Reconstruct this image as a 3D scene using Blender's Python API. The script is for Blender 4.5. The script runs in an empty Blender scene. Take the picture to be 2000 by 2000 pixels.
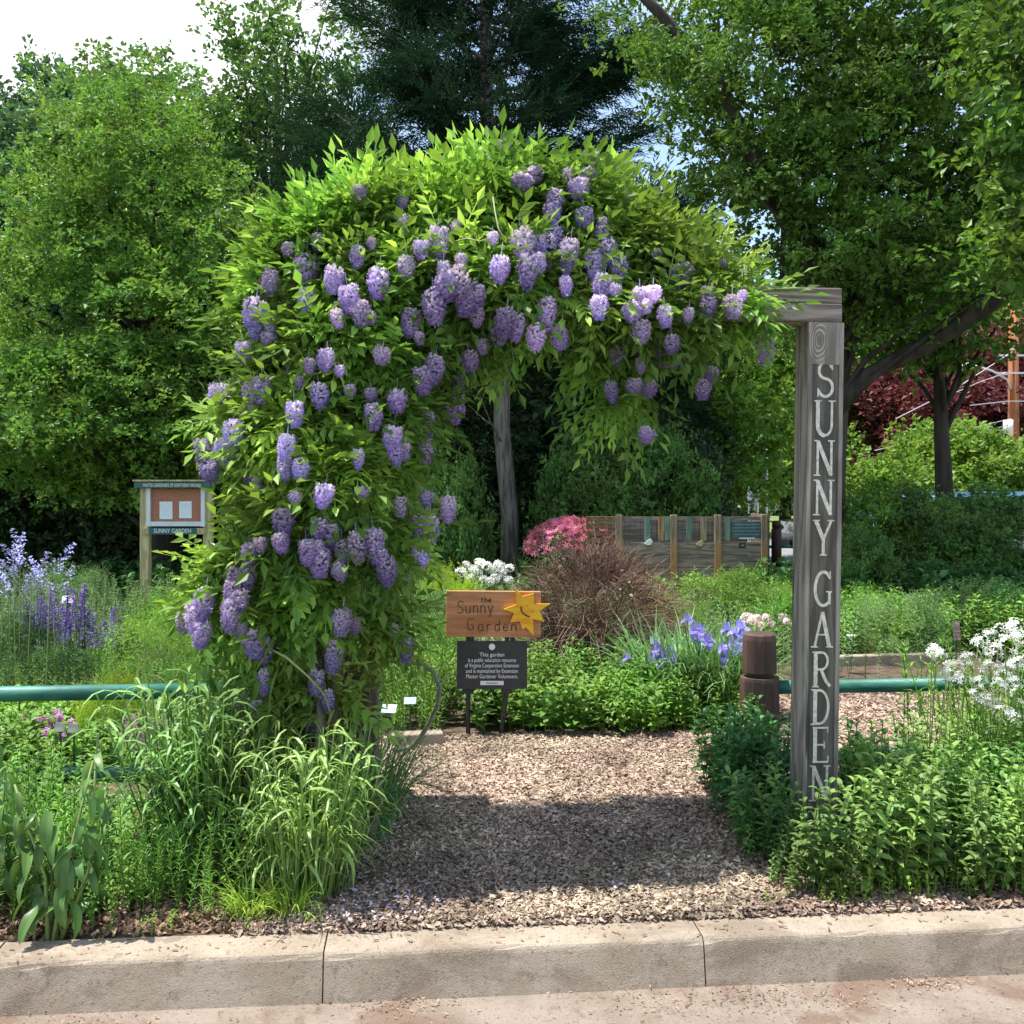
import bpy, math, random
import numpy as np
from mathutils import Vector, Matrix, Euler
R = math.radians
rs = np.random.RandomState(7)
random.seed(7)
sc = bpy.context.scene
COL = sc.collection
# ------------------------------------------------------------------ camera, world, sun, exposure
cam_d = bpy.data.cameras.new('camera'); cam = bpy.data.objects.new('camera', cam_d); COL.objects.link(cam)
cam.location = (0, 0, 1.6); cam.rotation_euler = (R(90), 0, 0)
cam_d.sensor_width = 36; cam_d.lens = 36; cam_d.shift_y = -0.02
cam_d.clip_start = 0.05; cam_d.clip_end = 2000
sc.camera = cam
SUN = Vector((-0.28, 0.0, 0.96)).normalized()
world = bpy.data.worlds.new('World'); sc.world = world; world.use_nodes = True
wn = world.node_tree; wn.nodes.clear()
def N(nt, t, **kw):
    n = nt.nodes.new(t)
    for k, v in kw.items(): setattr(n, k, v)
    return n
def math_n(nt, op, a, b=None, clamp=False):
    n = N(nt, 'ShaderNodeMath', operation=op); n.use_clamp = clamp
    for i, x in enumerate((a, b)):
        if x is None: continue
        if isinstance(x, (int, float)): n.inputs[i].default_value = x
        else: nt.links.new(x, n.inputs[i])
    return n.outputs[0]
def maprange(nt, v, a, b, c=0., d=1., smooth=True):
    n = N(nt, 'ShaderNodeMapRange'); n.interpolation_type = 'SMOOTHSTEP' if smooth else 'LINEAR'
    nt.links.new(v, n.inputs[0])
    for i, x in enumerate((a, b, c, d)): n.inputs[i + 1].default_value = x
    return n.outputs[0]
def mixc(nt, f, a, b, blend='MIX'):
    n = N(nt, 'ShaderNodeMix', data_type='RGBA', blend_type=blend)
    for s, x in ((n.inputs[0], f), (n.inputs[6], a), (n.inputs[7], b)):
        if isinstance(x, (int, float)): s.default_value = x
        elif isinstance(x, tuple): s.default_value = (*x[:3], 1)
        else: nt.links.new(x, s)
    return n.outputs[2]
def noise(nt, vec, scale, detail=4, rough=.55, dist=0.):
    n = N(nt, 'ShaderNodeTexNoise'); n.inputs['Scale'].default_value = scale
    n.inputs['Detail'].default_value = detail; n.inputs['Roughness'].default_value = rough
    n.inputs['Distortion'].default_value = dist
    if vec is not None: nt.links.new(vec, n.inputs['Vector'])
    return n.outputs[0]
def mapping(nt, vec, scale=(1, 1, 1), loc=(0, 0, 0), rot=(0, 0, 0)):
    n = N(nt, 'ShaderNodeMapping'); n.inputs['Scale'].default_value = scale
    n.inputs['Location'].default_value = loc; n.inputs['Rotation'].default_value = rot
    nt.links.new(vec, n.inputs[0]); return n.outputs[0]
sky = N(wn, 'ShaderNodeTexSky', sky_type='NISHITA'); sky.sun_disc = False
sky.sun_elevation = math.asin(SUN.z); sky.sun_rotation = math.atan2(SUN.x, SUN.y)
sky.air_density = 1.0; sky.dust_density = 1.0; sky.ozone_density = 2.0
tc = N(wn, 'ShaderNodeTexCoord')
cm = mapping(wn, tc.outputs['Generated'], (1, 1, 2.4), (0.35, 0.1, 0.2))
cn = noise(wn, cm, 1.7, 7, .55, .3)
cmask = maprange(wn, cn, 0.50, 0.62)
dotn = N(wn, 'ShaderNodeVectorMath', operation='DOT_PRODUCT'); dotn.inputs[1].default_value = Vector((-0.42, 1, 0.50)).normalized()
nrmn = N(wn, 'ShaderNodeVectorMath', operation='NORMALIZE'); wn.links.new(tc.outputs['Generated'], nrmn.inputs[0]); wn.links.new(nrmn.outputs[0], dotn.inputs[0])
bank = maprange(wn, math_n(wn, 'ADD', dotn.outputs['Value'], math_n(wn, 'MULTIPLY', cn, 0.22)), 1.062, 1.10)
cmask = math_n(wn, 'MAXIMUM', math_n(wn, 'MULTIPLY', cmask, .85), bank)
skyb = mixc(wn, .30, sky.outputs[0], (3.4, 4.6, 5.8))
skyc = mixc(wn, cmask, skyb, (5.4, 5.5, 5.7))
bg = N(wn, 'ShaderNodeBackground'); bg.inputs[1].default_value = 0.148
wn.links.new(skyc, bg.inputs[0])
wo = N(wn, 'ShaderNodeOutputWorld'); wn.links.new(bg.outputs[0], wo.inputs[0])
sun_d = bpy.data.lights.new('sun', 'SUN'); sun_d.energy = 5.0; sun_d.angle = R(0.53); sun_d.color = (1, .955, .88)
sun = bpy.data.objects.new('sun', sun_d); COL.objects.link(sun)
sun.rotation_euler = SUN.to_track_quat('Z', 'Y').to_euler(); sun.location = SUN * 40
sc.view_settings.view_transform = 'Standard'; sc.view_settings.look = 'None'
sc.view_settings.exposure = 0.88; sc.view_settings.gamma = 1; sc.view_settings.use_curve_mapping = False
sc.cycles.max_bounces = 8; sc.cycles.transparent_max_bounces = 8; sc.cycles.diffuse_bounces = 4; sc.cycles.caustics_reflective = False

# ------------------------------------------------------------------ placing helpers
S = 2000 / 1932.
def at(px, py, D):                       # a point D metres in front of the camera
    return np.array([(px * S - 1000) * D / 2000, D, 1.6 - (py * S - 960) * D / 2000])
def gx(px, D, z=.15): return np.array([(px * S - 1000) * D / 2000, D, z])
def gd(py): return 2900. / (py * S - 960)
YAW = R(5.0); CY, SY = math.cos(YAW), math.sin(YAW)
def K(u, v, z=0.): return np.array([u * CY - v * SY, 3.27 + u * SY + v * CY, z])
Zv = np.array([0, 0, 1.])
def unit(v):
    v = np.asarray(v, float); return v / np.maximum(np.linalg.norm(v, axis=-1, keepdims=True), 1e-9)

# ------------------------------------------------------------------ objects
def tag(o, label=None, cat=None, group=None, kind=None):
    if label: o['label'] = label
    if cat: o['category'] = cat
    if group: o['group'] = group
    if kind: o['kind'] = kind
    return o
def thing(name, label, cat, loc=(0, 0, 0), group=None, rz=0):
    o = bpy.data.objects.new(name, None); COL.objects.link(o); o.location = tuple(loc); o.rotation_euler = (0, 0, rz)
    o.empty_display_size = .1
    return tag(o, label, cat, group)
def link(name, me, mat=None, parent=None, world=False, **kw):
    if mat is not None and len(me.materials) == 0:
        for m in (mat if isinstance(mat, (list, tuple)) else [mat]): me.materials.append(m)
    o = bpy.data.objects.new(name, me); COL.objects.link(o)
    if parent is not None:
        o.parent = parent
        if world: o.location = -Vector(parent.location)
    return tag(o, **kw)
def mk(name, V, Q, v=None, smooth=False, mi=None, n=4):
    V = np.asarray(V, np.float32).reshape(-1, 3); Q = np.asarray(Q, np.int32).reshape(-1, n)
    me = bpy.data.meshes.new(name)
    me.vertices.add(len(V)); me.vertices.foreach_set('co', V.ravel())
    me.loops.add(Q.size); me.loops.foreach_set('vertex_index', Q.ravel())
    me.polygons.add(len(Q)); me.polygons.foreach_set('loop_start', np.arange(0, Q.size, n, dtype=np.int32))
    me.polygons.foreach_set('use_smooth', np.full(len(Q), smooth))
    if mi is not None: me.polygons.foreach_set('material_index', np.asarray(mi, np.int32))
    if v is not None:
        a = me.attributes.new('v', 'FLOAT', 'FACE'); a.data.foreach_set('value', np.asarray(v, np.float32))
    me.update(calc_edges=True)
    return me
class MB:
    """collects boxes, tubes, prisms as polygons (python lists)"""
    def __init__(s): s.V = []; s.F = []
    def add(s, V, F):
        b = len(s.V); s.V += [tuple(map(float, p)) for p in V]; s.F += [tuple(i + b for i in f) for f in F]; return s
    def box(s, c, d, M=None, bev=0.):
        cx, cy, cz = c; dx, dy, dz = (x / 2 for x in d)
        if bev <= 0:
            V = [(x, y, z) for x in (-dx, dx) for y in (-dy, dy) for z in (-dz, dz)]
            F = [(0, 1, 3, 2), (4, 6, 7, 5), (0, 4, 5, 1), (2, 3, 7, 6), (0, 2, 6, 4), (1, 5, 7, 3)]
        else:
            bm = __import__('bmesh').new(); __import__('bmesh').ops.create_cube(bm, size=1)
            for q in bm.verts: q.co = (q.co.x * 2 * dx, q.co.y * 2 * dy, q.co.z * 2 * dz)
            __import__('bmesh').ops.bevel(bm, geom=bm.edges[:], offset=bev, segments=2, affect='EDGES', profile=.5)
            bm.verts.index_update(); V = [tuple(q.co) for q in bm.verts]; F = [tuple(q.index for q in f.verts) for f in bm.faces]; bm.free()
        V = [Vector(p) for p in V]
        if M is not None: V = [M @ p for p in V]
        return s.add([(p[0] + cx, p[1] + cy, p[2] + cz) for p in V], F)
    def tube(s, pts, rad, n=7, cap=True):
        pts = [Vector(p) for p in pts]
        if isinstance(rad, (int, float)): rad = [rad] * len(pts)
        V = []; F = []; prev = None
        for i, p in enumerate(pts):
            t = (pts[min(i + 1, len(pts) - 1)] - pts[max(i - 1, 0)]).normalized()
            a = prev if prev is not None else (Vector((1, 0, 0)) if abs(t.x) < .8 else Vector((0, 1, 0)))
            a = (a - t * a.dot(t)).normalized(); prev = a; b = t.cross(a)
            for k in range(n):
                w = 2 * math.pi * k / n; V.append(p + (a * math.cos(w) + b * math.sin(w)) * rad[i])
        for i in range(len(pts) - 1):
            for k in range(n):
                F.append((i * n + k, i * n + (k + 1) % n, (i + 1) * n + (k + 1) % n, (i + 1) * n + k))
        if cap: F.append(tuple(range(n - 1, -1, -1))); F.append(tuple((len(pts) - 1) * n + k for k in range(n)))
        return s.add(V, F)
    def prism(s, poly, y0, y1, f=None):          # polygon in xz extruded along y
        n = len(poly); V = [(x, y0, z) for x, z in poly] + [(x, y1, z) for x, z in poly]
        if f: V = [f(p) for p in V]
        F = [tuple(range(n)), tuple(range(2 * n - 1, n - 1, -1))] + [(i, i + n, (i + 1) % n + n, (i + 1) % n) for i in range(n)]
        return s.add(V, F)
    def mesh(s, name, smooth=False):
        me = bpy.data.meshes.new(name); me.from_pydata(s.V, [], s.F); me.update()
        if smooth: me.polygons.foreach_set('use_smooth', [True] * len(me.polygons))
        return me
    def link(s, name, mat, parent=None, smooth=False, world=False, **kw):
        return link(name, s.mesh(name, smooth), mat, parent, world, **kw)
def copy_tree(o, parent=None):
    c = o.copy(); COL.objects.link(c)
    if parent is not None: c.parent = parent
    for ch in list(o.children): copy_tree(ch, c)
    return c

# ------------------------------------------------------------------ materials
def new_mat(name):
    m = bpy.data.materials.new(name); m.use_nodes = True; nt = m.node_tree; nt.nodes.clear()
    return m, nt, N(nt, 'ShaderNodeOutputMaterial')
def leaf_mat(name, c1, c2, trans=.35, rough=.5, c3=None, spec=.35, k=1.72):
    c1 = tuple(x * k for x in c1); c2 = tuple(min(.9, x * k) for x in c2)
    m, nt, out = new_mat(name)
    a = N(nt, 'ShaderNodeAttribute', attribute_name='v')
    oi = N(nt, 'ShaderNodeObjectInfo')
    c = mixc(nt, a.outputs['Fac'], c1, c2)
    if c3: c = mixc(nt, maprange(nt, a.outputs['Fac'], .9, .97), c, c3)
    geo = N(nt, 'ShaderNodeNewGeometry')
    nz = maprange(nt, noise(nt, geo.outputs['Position'], 2.3, 2), .35, .65, .66, 1.25)
    hv = N(nt, 'ShaderNodeHueSaturation'); nt.links.new(c, hv.inputs['Color'])
    nt.links.new(math_n(nt, 'MULTIPLY', nz, maprange(nt, oi.outputs['Random'], 0, 1, .88, 1.12, False)), hv.inputs['Value'])
    hv.inputs['Saturation'].default_value = .94
    nt.links.new(maprange(nt, noise(nt, mapping(nt, geo.outputs['Position'], (1, 1, 1), (9, 3, 5)), 1.3, 2), .35, .65, .487, .513), hv.inputs['Hue'])
    c = hv.outputs[0]
    p = N(nt, 'ShaderNodeBsdfPrincipled'); p.inputs['Roughness'].default_value = rough
    p.inputs['Specular IOR Level'].default_value = spec; nt.links.new(c, p.inputs['Base Color'])
    t = N(nt, 'ShaderNodeBsdfTranslucent')
    tcn = mixc(nt, 1., c, (1.2, 1.15, .7), 'MULTIPLY'); nt.links.new(tcn, t.inputs[0])
    mx = N(nt, 'ShaderNodeMixShader'); mx.inputs[0].default_value = trans
    nt.links.new(p.outputs[0], mx.inputs[1]); nt.links.new(t.outputs[0], mx.inputs[2]); nt.links.new(mx.outputs[0], out.inputs[0])
    return m
def plain(name, c, rough=.6, metal=0., c2=None, ns=8., bump=0., stretch=(1, 1, 1), detail=5, lo=.35, hi=.65, spec=.5, coat=0., bs=None):
    m, nt, out = new_mat(name); p = N(nt, 'ShaderNodeBsdfPrincipled')
    p.inputs['Roughness'].default_value = rough; p.inputs['Metallic'].default_value = metal
    p.inputs['Specular IOR Level'].default_value = spec; p.inputs['Coat Weight'].default_value = coat
    p.inputs['Base Color'].default_value = (*c, 1)
    tcn = N(nt, 'ShaderNodeTexCoord'); mp = mapping(nt, tcn.outputs['Object'], stretch)
    if c2:
        nt.links.new(mixc(nt, maprange(nt, noise(nt, mp, ns, detail), lo, hi), c, c2), p.inputs['Base Color'])
    if bump:
        b = N(nt, 'ShaderNodeBump'); b.inputs['Strength'].default_value = bump; b.inputs['Distance'].default_value = .01
        nt.links.new(noise(nt, mp, bs or ns * 3, 6, .65), b.inputs['Height']); nt.links.new(b.outputs[0], p.inputs['Normal'])
    nt.links.new(p.outputs[0], out.inputs[0]); return m
def wood(name, cd, cl, axis='z', ringscale=9., grain=60., rough=.85, crack=.8, warm=None, knot=None):
    m, nt, out = new_mat(name); p = N(nt, 'ShaderNodeBsdfPrincipled'); p.inputs['Roughness'].default_value = rough
    p.inputs['Specular IOR Level'].default_value = .2
    tcn = N(nt, 'ShaderNodeTexCoord'); ringscale *= .42
    sc3 = {'x': (.06, 1, 1), 'y': (1, .06, 1), 'z': (1, 1, .06)}[axis]
    sl = {'x': (.16, 1, 1), 'y': (1, .16, 1), 'z': (1, 1, .16)}[axis]
    mp = mapping(nt, tcn.outputs['Object'], sc3); mp2 = mapping(nt, tcn.outputs['Object'], sl)
    g = noise(nt, mp, grain, 6, .7); n2 = noise(nt, mp2, 6., 3, .5, .6)
    rings = math_n(nt, 'SINE', math_n(nt, 'MULTIPLY', math_n(nt, 'ADD', n2, math_n(nt, 'MULTIPLY', noise(nt, mp, 9, 2), .5)), ringscale * 9))
    rings = maprange(nt, rings, -1, 1, 0, 1)
    f = math_n(nt, 'ADD', math_n(nt, 'MULTIPLY', g, .75), math_n(nt, 'MULTIPLY', rings, .20), True)
    if knot:
        ds = N(nt, 'ShaderNodeVectorMath', operation='LENGTH'); nt.links.new(mapping(nt, tcn.outputs['Object'], (1, 0, .5), (-knot[0], 0, -knot[1] * .5)), ds.inputs[0])
        dd = math_n(nt, 'ADD', ds.outputs['Value'], math_n(nt, 'MULTIPLY', noise(nt, mp2, 14., 3, .5, .6), .05))
        kr = maprange(nt, math_n(nt, 'SINE', math_n(nt, 'MULTIPLY', dd, 620.)), -1, 1, .12, .85)
        kr = math_n(nt, 'MULTIPLY', kr, maprange(nt, ds.outputs['Value'], .008, .016))
        fm = N(nt, 'ShaderNodeMix'); nt.links.new(maprange(nt, ds.outputs['Value'], .02, .06, .5, 0.), fm.inputs[0]); nt.links.new(f, fm.inputs[2]); nt.links.new(kr, fm.inputs[3]); f = fm.outputs[0]
    c = mixc(nt, maprange(nt, f, .3, .75), cd, cl)
    if warm: c = mixc(nt, maprange(nt, noise(nt, mp2, 3.2, 3), .5, .62), c, warm)
    cr = maprange(nt, noise(nt, mapping(nt, tcn.outputs['Object'], sc3, (3, 7, 5)), 26, 3, .5), .31, .37)
    c = mixc(nt, math_n(nt, 'MULTIPLY', math_n(nt, 'SUBTRACT', 1., cr), crack), c, tuple(x * .25 for x in cd))
    nt.links.new(c, p.inputs['Base Color'])
    b = N(nt, 'ShaderNodeBump'); b.inputs['Strength'].default_value = .6; b.inputs['Distance'].default_value = .004
    nt.links.new(math_n(nt, 'ADD', f, cr), b.inputs['Height']); nt.links.new(b.outputs[0], p.inputs['Normal'])
    nt.links.new(p.outputs[0], out.inputs[0]); return m
M = {}
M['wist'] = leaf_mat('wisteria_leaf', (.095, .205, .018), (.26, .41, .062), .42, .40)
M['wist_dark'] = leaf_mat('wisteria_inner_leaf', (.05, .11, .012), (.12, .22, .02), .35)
M['stem'] = plain('green_stem', (.16, .24, .06), .6, c2=(.25, .28, .12))
M['vinewood'] = plain('vine_bark', (.11, .09, .07), .9, c2=(.22, .19, .15), ns=20, bump=.6, stretch=(1, 1, .2))
M['bright'] = leaf_mat('yellow_green_leaf', (.030, .088, .010), (.125, .225, .026), .36)
M['mid'] = leaf_mat('mid_green_leaf', (.04, .095, .018), (.10, .19, .035), .33)
M['blue'] = leaf_mat('bluish_leaf', (.025, .07, .03), (.06, .13, .05), .25)
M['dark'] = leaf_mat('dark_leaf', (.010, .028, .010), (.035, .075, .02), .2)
M['conif'] = leaf_mat('conifer_needle', (.007, .022, .012), (.020, .050, .022), .12, .8, None, .08)
M['maple'] = leaf_mat('maple_leaf', (.030, .080, .010), (.11, .205, .020), .36)
M['light'] = leaf_mat('far_light_leaf', (.06, .12, .012), (.14, .235, .026), .36)
M['red'] = leaf_mat('red_leaf', (.05, .012, .014), (.115, .025, .032), .3)
M['herb'] = leaf_mat('herb_leaf', (.05, .125, .012), (.14, .26, .03), .33)
M['herb2'] = leaf_mat('herb_leaf_grey', (.07, .13, .04), (.14, .23, .08), .3)
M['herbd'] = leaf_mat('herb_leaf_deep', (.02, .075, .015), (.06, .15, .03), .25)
M['mon'] = leaf_mat('bergamot_leaf', (.045, .12, .018), (.145, .24, .05), .3, .5)
M['grassb'] = leaf_mat('grass_blade', (.05, .12, .02), (.15, .245, .06), .35, .4)
M['iris'] = leaf_mat('iris_blade', (.05, .13, .03), (.13, .24, .08), .3, .4)
M['lawn'] = leaf_mat('lawn_blade', (.10, .22, .015), (.25, .36, .04), .35)
M['brown'] = leaf_mat('dry_twig', (.045, .024, .016), (.135, .080, .055), .05, .8)
M['milk'] = leaf_mat('broad_leaf', (.035, .10, .018), (.11, .20, .045), .28, .35)
M['yel'] = leaf_mat('yellow_green_herb', (.16, .26, .015), (.32, .42, .02), .35)
def flower_mat(name, a, b, c3=None, tr=.3): return leaf_mat(name, a, b, tr, .6, c3, .2, 1.12)
M['fw'] = flower_mat('wisteria_petal', (.30, .21, .66), (.66, .56, .90), (.90, .82, .92))
M['fpale'] = flower_mat('wisteria_petal_pale', (.42, .32, .72), (.72, .62, .86), (.88, .78, .86))
M['fblue'] = flower_mat('iris_petal', (.14, .13, .62), (.36, .34, .82))
M['fwhite'] = flower_mat('white_petal', (.66, .70, .78), (.88, .90, .92))
M['fpink'] = flower_mat('pink_petal', (.62, .10, .22), (.80, .30, .42))
M['fpinkpale'] = flower_mat('pale_pink_petal', (.62, .42, .55), (.82, .68, .74))
M['fmag'] = flower_mat('magenta_petal', (.42, .08, .46), (.66, .26, .68))
M['fsal'] = flower_mat('salvia_petal', (.09, .04, .34), (.24, .13, .52))
M['flav'] = flower_mat('lavender_petal', (.22, .22, .58), (.45, .45, .80))
M['forg'] = flower_mat('orange_petal', (.80, .20, .02), (.90, .38, .05))
M['fallium'] = flower_mat('allium_star', (.22, .08, .20), (.42, .22, .38))
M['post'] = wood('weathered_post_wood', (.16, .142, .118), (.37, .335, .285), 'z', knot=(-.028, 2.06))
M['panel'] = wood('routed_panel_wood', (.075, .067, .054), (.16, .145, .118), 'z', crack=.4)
M['beam'] = wood('weathered_beam_wood', (.13, .105, .085), (.37, .32, .27), 'x', warm=(.24, .155, .10))
M['letter'] = plain('worn_white_paint', (.72, .69, .58), .8, c2=(.50, .47, .39), ns=60, bump=.4)
M['bark'] = plain('dark_bark', (.028, .022, .018), .95, c2=(.06, .05, .04), ns=10, bump=1., stretch=(1, 1, .2))
M['bark_pale'] = plain('pale_bark', (.11, .095, .08), .95, c2=(.30, .265, .23), ns=22, bump=1., stretch=(1, 1, .12))
M['bollard'] = plain('brown_bollard_paint', (.040, .020, .015), .7, c2=(.105, .052, .036), ns=9, bump=.8, stretch=(1, 1, .25), bs=40)
M['rail'] = plain('green_rail_paint', (.008, .10, .075), .5, c2=(.04, .19, .14), ns=14, coat=0., bump=.25, stretch=(.3, 1, 1))
M['black'] = plain('black_metal', (.015, .015, .017), .5, c2=(.03, .03, .033), ns=20)
M['signblack'] = plain('black_sign_face', (.020, .022, .025), .35, c2=(.032, .034, .036), ns=6)
M['white'] = plain('white_print', (.75, .75, .73), .6)
M['signwood'] = wood('stained_sign_wood', (.36, .15, .06), (.58, .30, .15), 'x', crack=.15, rough=.6, ringscale=5)
M['carve'] = plain('burnt_carving', (.06, .03, .018), .8, c2=(.11, .06, .035), ns=40)
M['sun'] = plain('yellow_star_paint', (.78, .34, .008), .5, c2=(.90, .52, .02), ns=30, stretch=(.3, 1, 1), bump=.3)
M['orange'] = plain('orange_paint', (.65, .22, .02), .6)
M['newwood'] = wood('treated_yellow_wood', (.33, .29, .14), (.56, .50, .28), 'z', crack=.3, rough=.75)
M['greensign'] = plain('green_sign_board', (.01, .09, .08), .5, c2=(.015, .12, .10), ns=8)
M['cork'] = plain('cork_board', (.30, .12, .07), .9, c2=(.42, .19, .11), ns=60, bump=.3)
M['alu'] = plain('pale_frame', (.52, .60, .62), .45, c2=(.62, .68, .68), ns=8)
M['paper'] = plain('paper_sheet', (.62, .72, .76), .8, c2=(.70, .78, .80), ns=20)
M['paleblue'] = plain('pale_blue_label', (.24, .33, .38), .6, c2=(.30, .40, .44), ns=12)
M['postbrown'] = wood('brown_old_post', (.07, .045, .03), (.22, .15, .10), 'z')
M['bin'] = wood('grey_bin_board', (.17, .135, .105), (.36, .295, .235), 'x', crack=.5)
M['binpost'] = wood('bin_post_wood', (.20, .145, .09), (.42, .33, .23), 'z', warm=(.40, .20, .08), crack=.4)
M['slat_o'] = wood('orange_slat_wood', (.30, .17, .08), (.50, .32, .17), 'z', crack=.4)
M['slat_g'] = wood('green_slat_wood', (.12, .19, .14), (.25, .33, .25), 'z', crack=.4)
M['sideslat'] = wood('brown_side_slat', (.15, .085, .045), (.32, .20, .11), 'y', crack=.4)
M['net'] = plain('wire_net', (.10, .11, .11), .6, metal=.4)
M['teal'] = plain('teal_board', (.025, .075, .085), .5, c2=(.06, .13, .14), ns=30)
M['polew'] = wood('utility_pole_wood', (.22, .075, .035), (.42, .17, .08), 'z', crack=.3)
M['steel'] = plain('galvanised_steel', (.55, .57, .60), .35, .6)
M['glassblue'] = plain('car_glass', (.02, .04, .06), .04, 0., spec=1.)
M['carblack'] = plain('black_car_paint', (.012, .014, .018), .2, coat=1.)
M['carblue'] = plain('blue_car_paint', (.10, .30, .48), .25, coat=1.)
M['carwhite'] = plain('white_car_paint', (.78, .80, .80), .3, coat=1.)
M['tyre'] = plain('tyre_rubber', (.015, .015, .015), .9)
M['house'] = plain('pale_siding', (.62, .62, .60), .7)
M['hose'] = plain('grey_green_hose', (.10, .13, .10), .5, c2=(.22, .24, .21), ns=15)
M['dry'] = leaf_mat('dry_leaf_litter', (.16, .09, .055), (.38, .25, .17), .1, .85, None, .2, 1.)
M['petal_litter'] = leaf_mat('fallen_petals', (.32, .27, .42), (.52, .46, .60), .2, .8)
def mulch_mat():
    m, nt, out = new_mat('wood_chip_ground'); p = N(nt, 'ShaderNodeBsdfPrincipled'); p.inputs['Roughness'].default_value = .95
    p.inputs['Specular IOR Level'].default_value = .1
    tcn = N(nt, 'ShaderNodeTexCoord'); ob = tcn.outputs['Object']
    v = N(nt, 'ShaderNodeTexVoronoi'); v.inputs['Scale'].default_value = 48; nt.links.new(mapping(nt, ob, (1, 1.5, 1)), v.inputs['Vector'])
    sep = N(nt, 'ShaderNodeSeparateColor'); nt.links.new(v.outputs['Color'], sep.inputs[0])
    c = mixc(nt, sep.outputs[0], (.20, .125, .085), (.46, .34, .26))
    c = mixc(nt, maprange(nt, noise(nt, ob, 3, 4), .4, .65), c, (.30, .23, .18))
    nt.links.new(c, p.inputs['Base Color'])
    b = N(nt, 'ShaderNodeBump'); b.inputs['Strength'].default_value = 1; b.inputs['Distance'].default_value = .015
    nt.links.new(sep.outputs[1], b.inputs['Height']); nt.links.new(b.outputs[0], p.inputs['Normal'])
    nt.links.new(p.outputs[0], out.inputs[0]); return m
M['mulch'] = mulch_mat()
M['chip'] = leaf_mat('wood_chip', (.14, .095, .065), (.54, .41, .305), .0, .85, None, .15, .97)
M['soil'] = plain('dark_soil', (.05, .035, .022), .95, c2=(.12, .08, .05), ns=14, bump=1.)
M['turf'] = plain('short_turf', (.07, .13, .02), .9, c2=(.16, .22, .04), ns=3, bump=.5)
M['asph'] = plain('asphalt', (.16, .165, .17), .9, c2=(.21, .21, .21), ns=5, bump=.4, bs=120)
def concrete(name, ca, cb, cc, stain=.5):
    m, nt, out = new_mat(name); p = N(nt, 'ShaderNodeBsdfPrincipled'); p.inputs['Roughness'].default_value = .9
    p.inputs['Specular IOR Level'].default_value = .2
    tcn = N(nt, 'ShaderNodeTexCoord'); ob = tcn.outputs['Object']
    c = mixc(nt, maprange(nt, noise(nt, ob, 5, 6, .6), .35, .65), ca, cb)
    c = mixc(nt, math_n(nt, 'MULTIPLY', maprange(nt, noise(nt, mapping(nt, ob, (1, 1, 1.6), (4, 2, 1)), 2.6, 6, .65, .6), .48, .62), stain), c, cc)
    c = mixc(nt, maprange(nt, noise(nt, mapping(nt, ob, (1, 1, .12), (2, 5, 1)), 22, 4, .7), .56, .72, 0, .4), c, cc)
    c = mixc(nt, maprange(nt, noise(nt, mapping(nt, ob, (1, 1, 1), (8, 1, 3)), 11, 5, .7), .60, .68, 0, .45), c, tuple(x * .6 for x in cc))
    sp = noise(nt, ob, 240, 3, .75)
    c = mixc(nt, maprange(nt, sp, .52, .68, 0, .7), c, tuple(x * 1.45 for x in ca))
    c = mixc(nt, maprange(nt, noise(nt, ob, 90, 3, .7), .56, .68, 0, .7), c, tuple(x * .45 for x in ca))
    nt.links.new(c, p.inputs['Base Color'])
    b = N(nt, 'ShaderNodeBump'); b.inputs['Strength'].default_value = 1.; b.inputs['Distance'].default_value = .006
    nt.links.new(math_n(nt, 'ADD', sp, noise(nt, ob, 30, 4)), b.inputs['Height']); nt.links.new(b.outputs[0], p.inputs['Normal'])
    nt.links.new(p.outputs[0], out.inputs[0]); return m
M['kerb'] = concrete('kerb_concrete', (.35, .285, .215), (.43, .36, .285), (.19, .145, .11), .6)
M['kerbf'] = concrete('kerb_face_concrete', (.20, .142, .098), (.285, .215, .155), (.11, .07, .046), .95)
M['road'] = concrete('gutter_concrete', (.25, .20, .16), (.32, .262, .215), (.19, .125, .09), .85)

# ------------------------------------------------------------------ templates and baking
def strip(L, W, k=3, droop=.4, fold=.25, wv=.0, twist=0.):
    """a leaf along +x, face up +z, drooping; 3 verts a row (V fold)"""
    t = np.linspace(0, 1, k + 1); prof = (t + .06) ** .55 * (1.001 - t) ** .75; prof = prof / prof.max()
    ang = -droop * t * 1.3; x = np.concatenate([[0], np.cumsum(np.cos(ang[:-1]) * L / k)]); z = np.concatenate([[0], np.cumsum(np.sin(ang[:-1]) * L / k)])
    V = []; Q = []
    for j in range(k + 1):
        w = W / 2 * prof[j]; a = twist * t[j]
        for s in (-1, 0, 1):
            V.append((x[j], s * w * math.cos(a), z[j] + abs(s) * w * fold * 2 + s * w * math.sin(a)))
    for j in range(k):
        for s in (0, 1): a = j * 3 + s; Q.append((a, a + 1, a + 4, a + 3))
    return np.array(V), np.array(Q)
def ribbon(L, W, k=5, droop=1.2, taper=1.):
    t = np.linspace(0, 1, k + 1); prof = np.minimum(1, (t + .3) * 1.6) * (1.0 - t ** 2.2 * .95)
    ang = -droop * t ** 1.5 * 1.6; x = np.concatenate([[0], np.cumsum(np.cos(ang[:-1]) * L / k)]); z = np.concatenate([[0], np.cumsum(np.sin(ang[:-1]) * L / k)])
    V = []; Q = []
    for j in range(k + 1):
        for s in (-1, 1): V.append((x[j], s * W / 2 * prof[j], z[j]))
    for j in range(k): a = j * 2; Q.append((a, a + 1, a + 3, a + 2))
    return np.array(V), np.array(Q)
def diamond(L, W, fold=.15):
    return np.array([(0, 0, 0), (L * .45, W / 2, fold * W), (L, 0, -fold * W), (L * .45, -W / 2, fold * W)]), np.array([(0, 1, 2, 3)])
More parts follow.
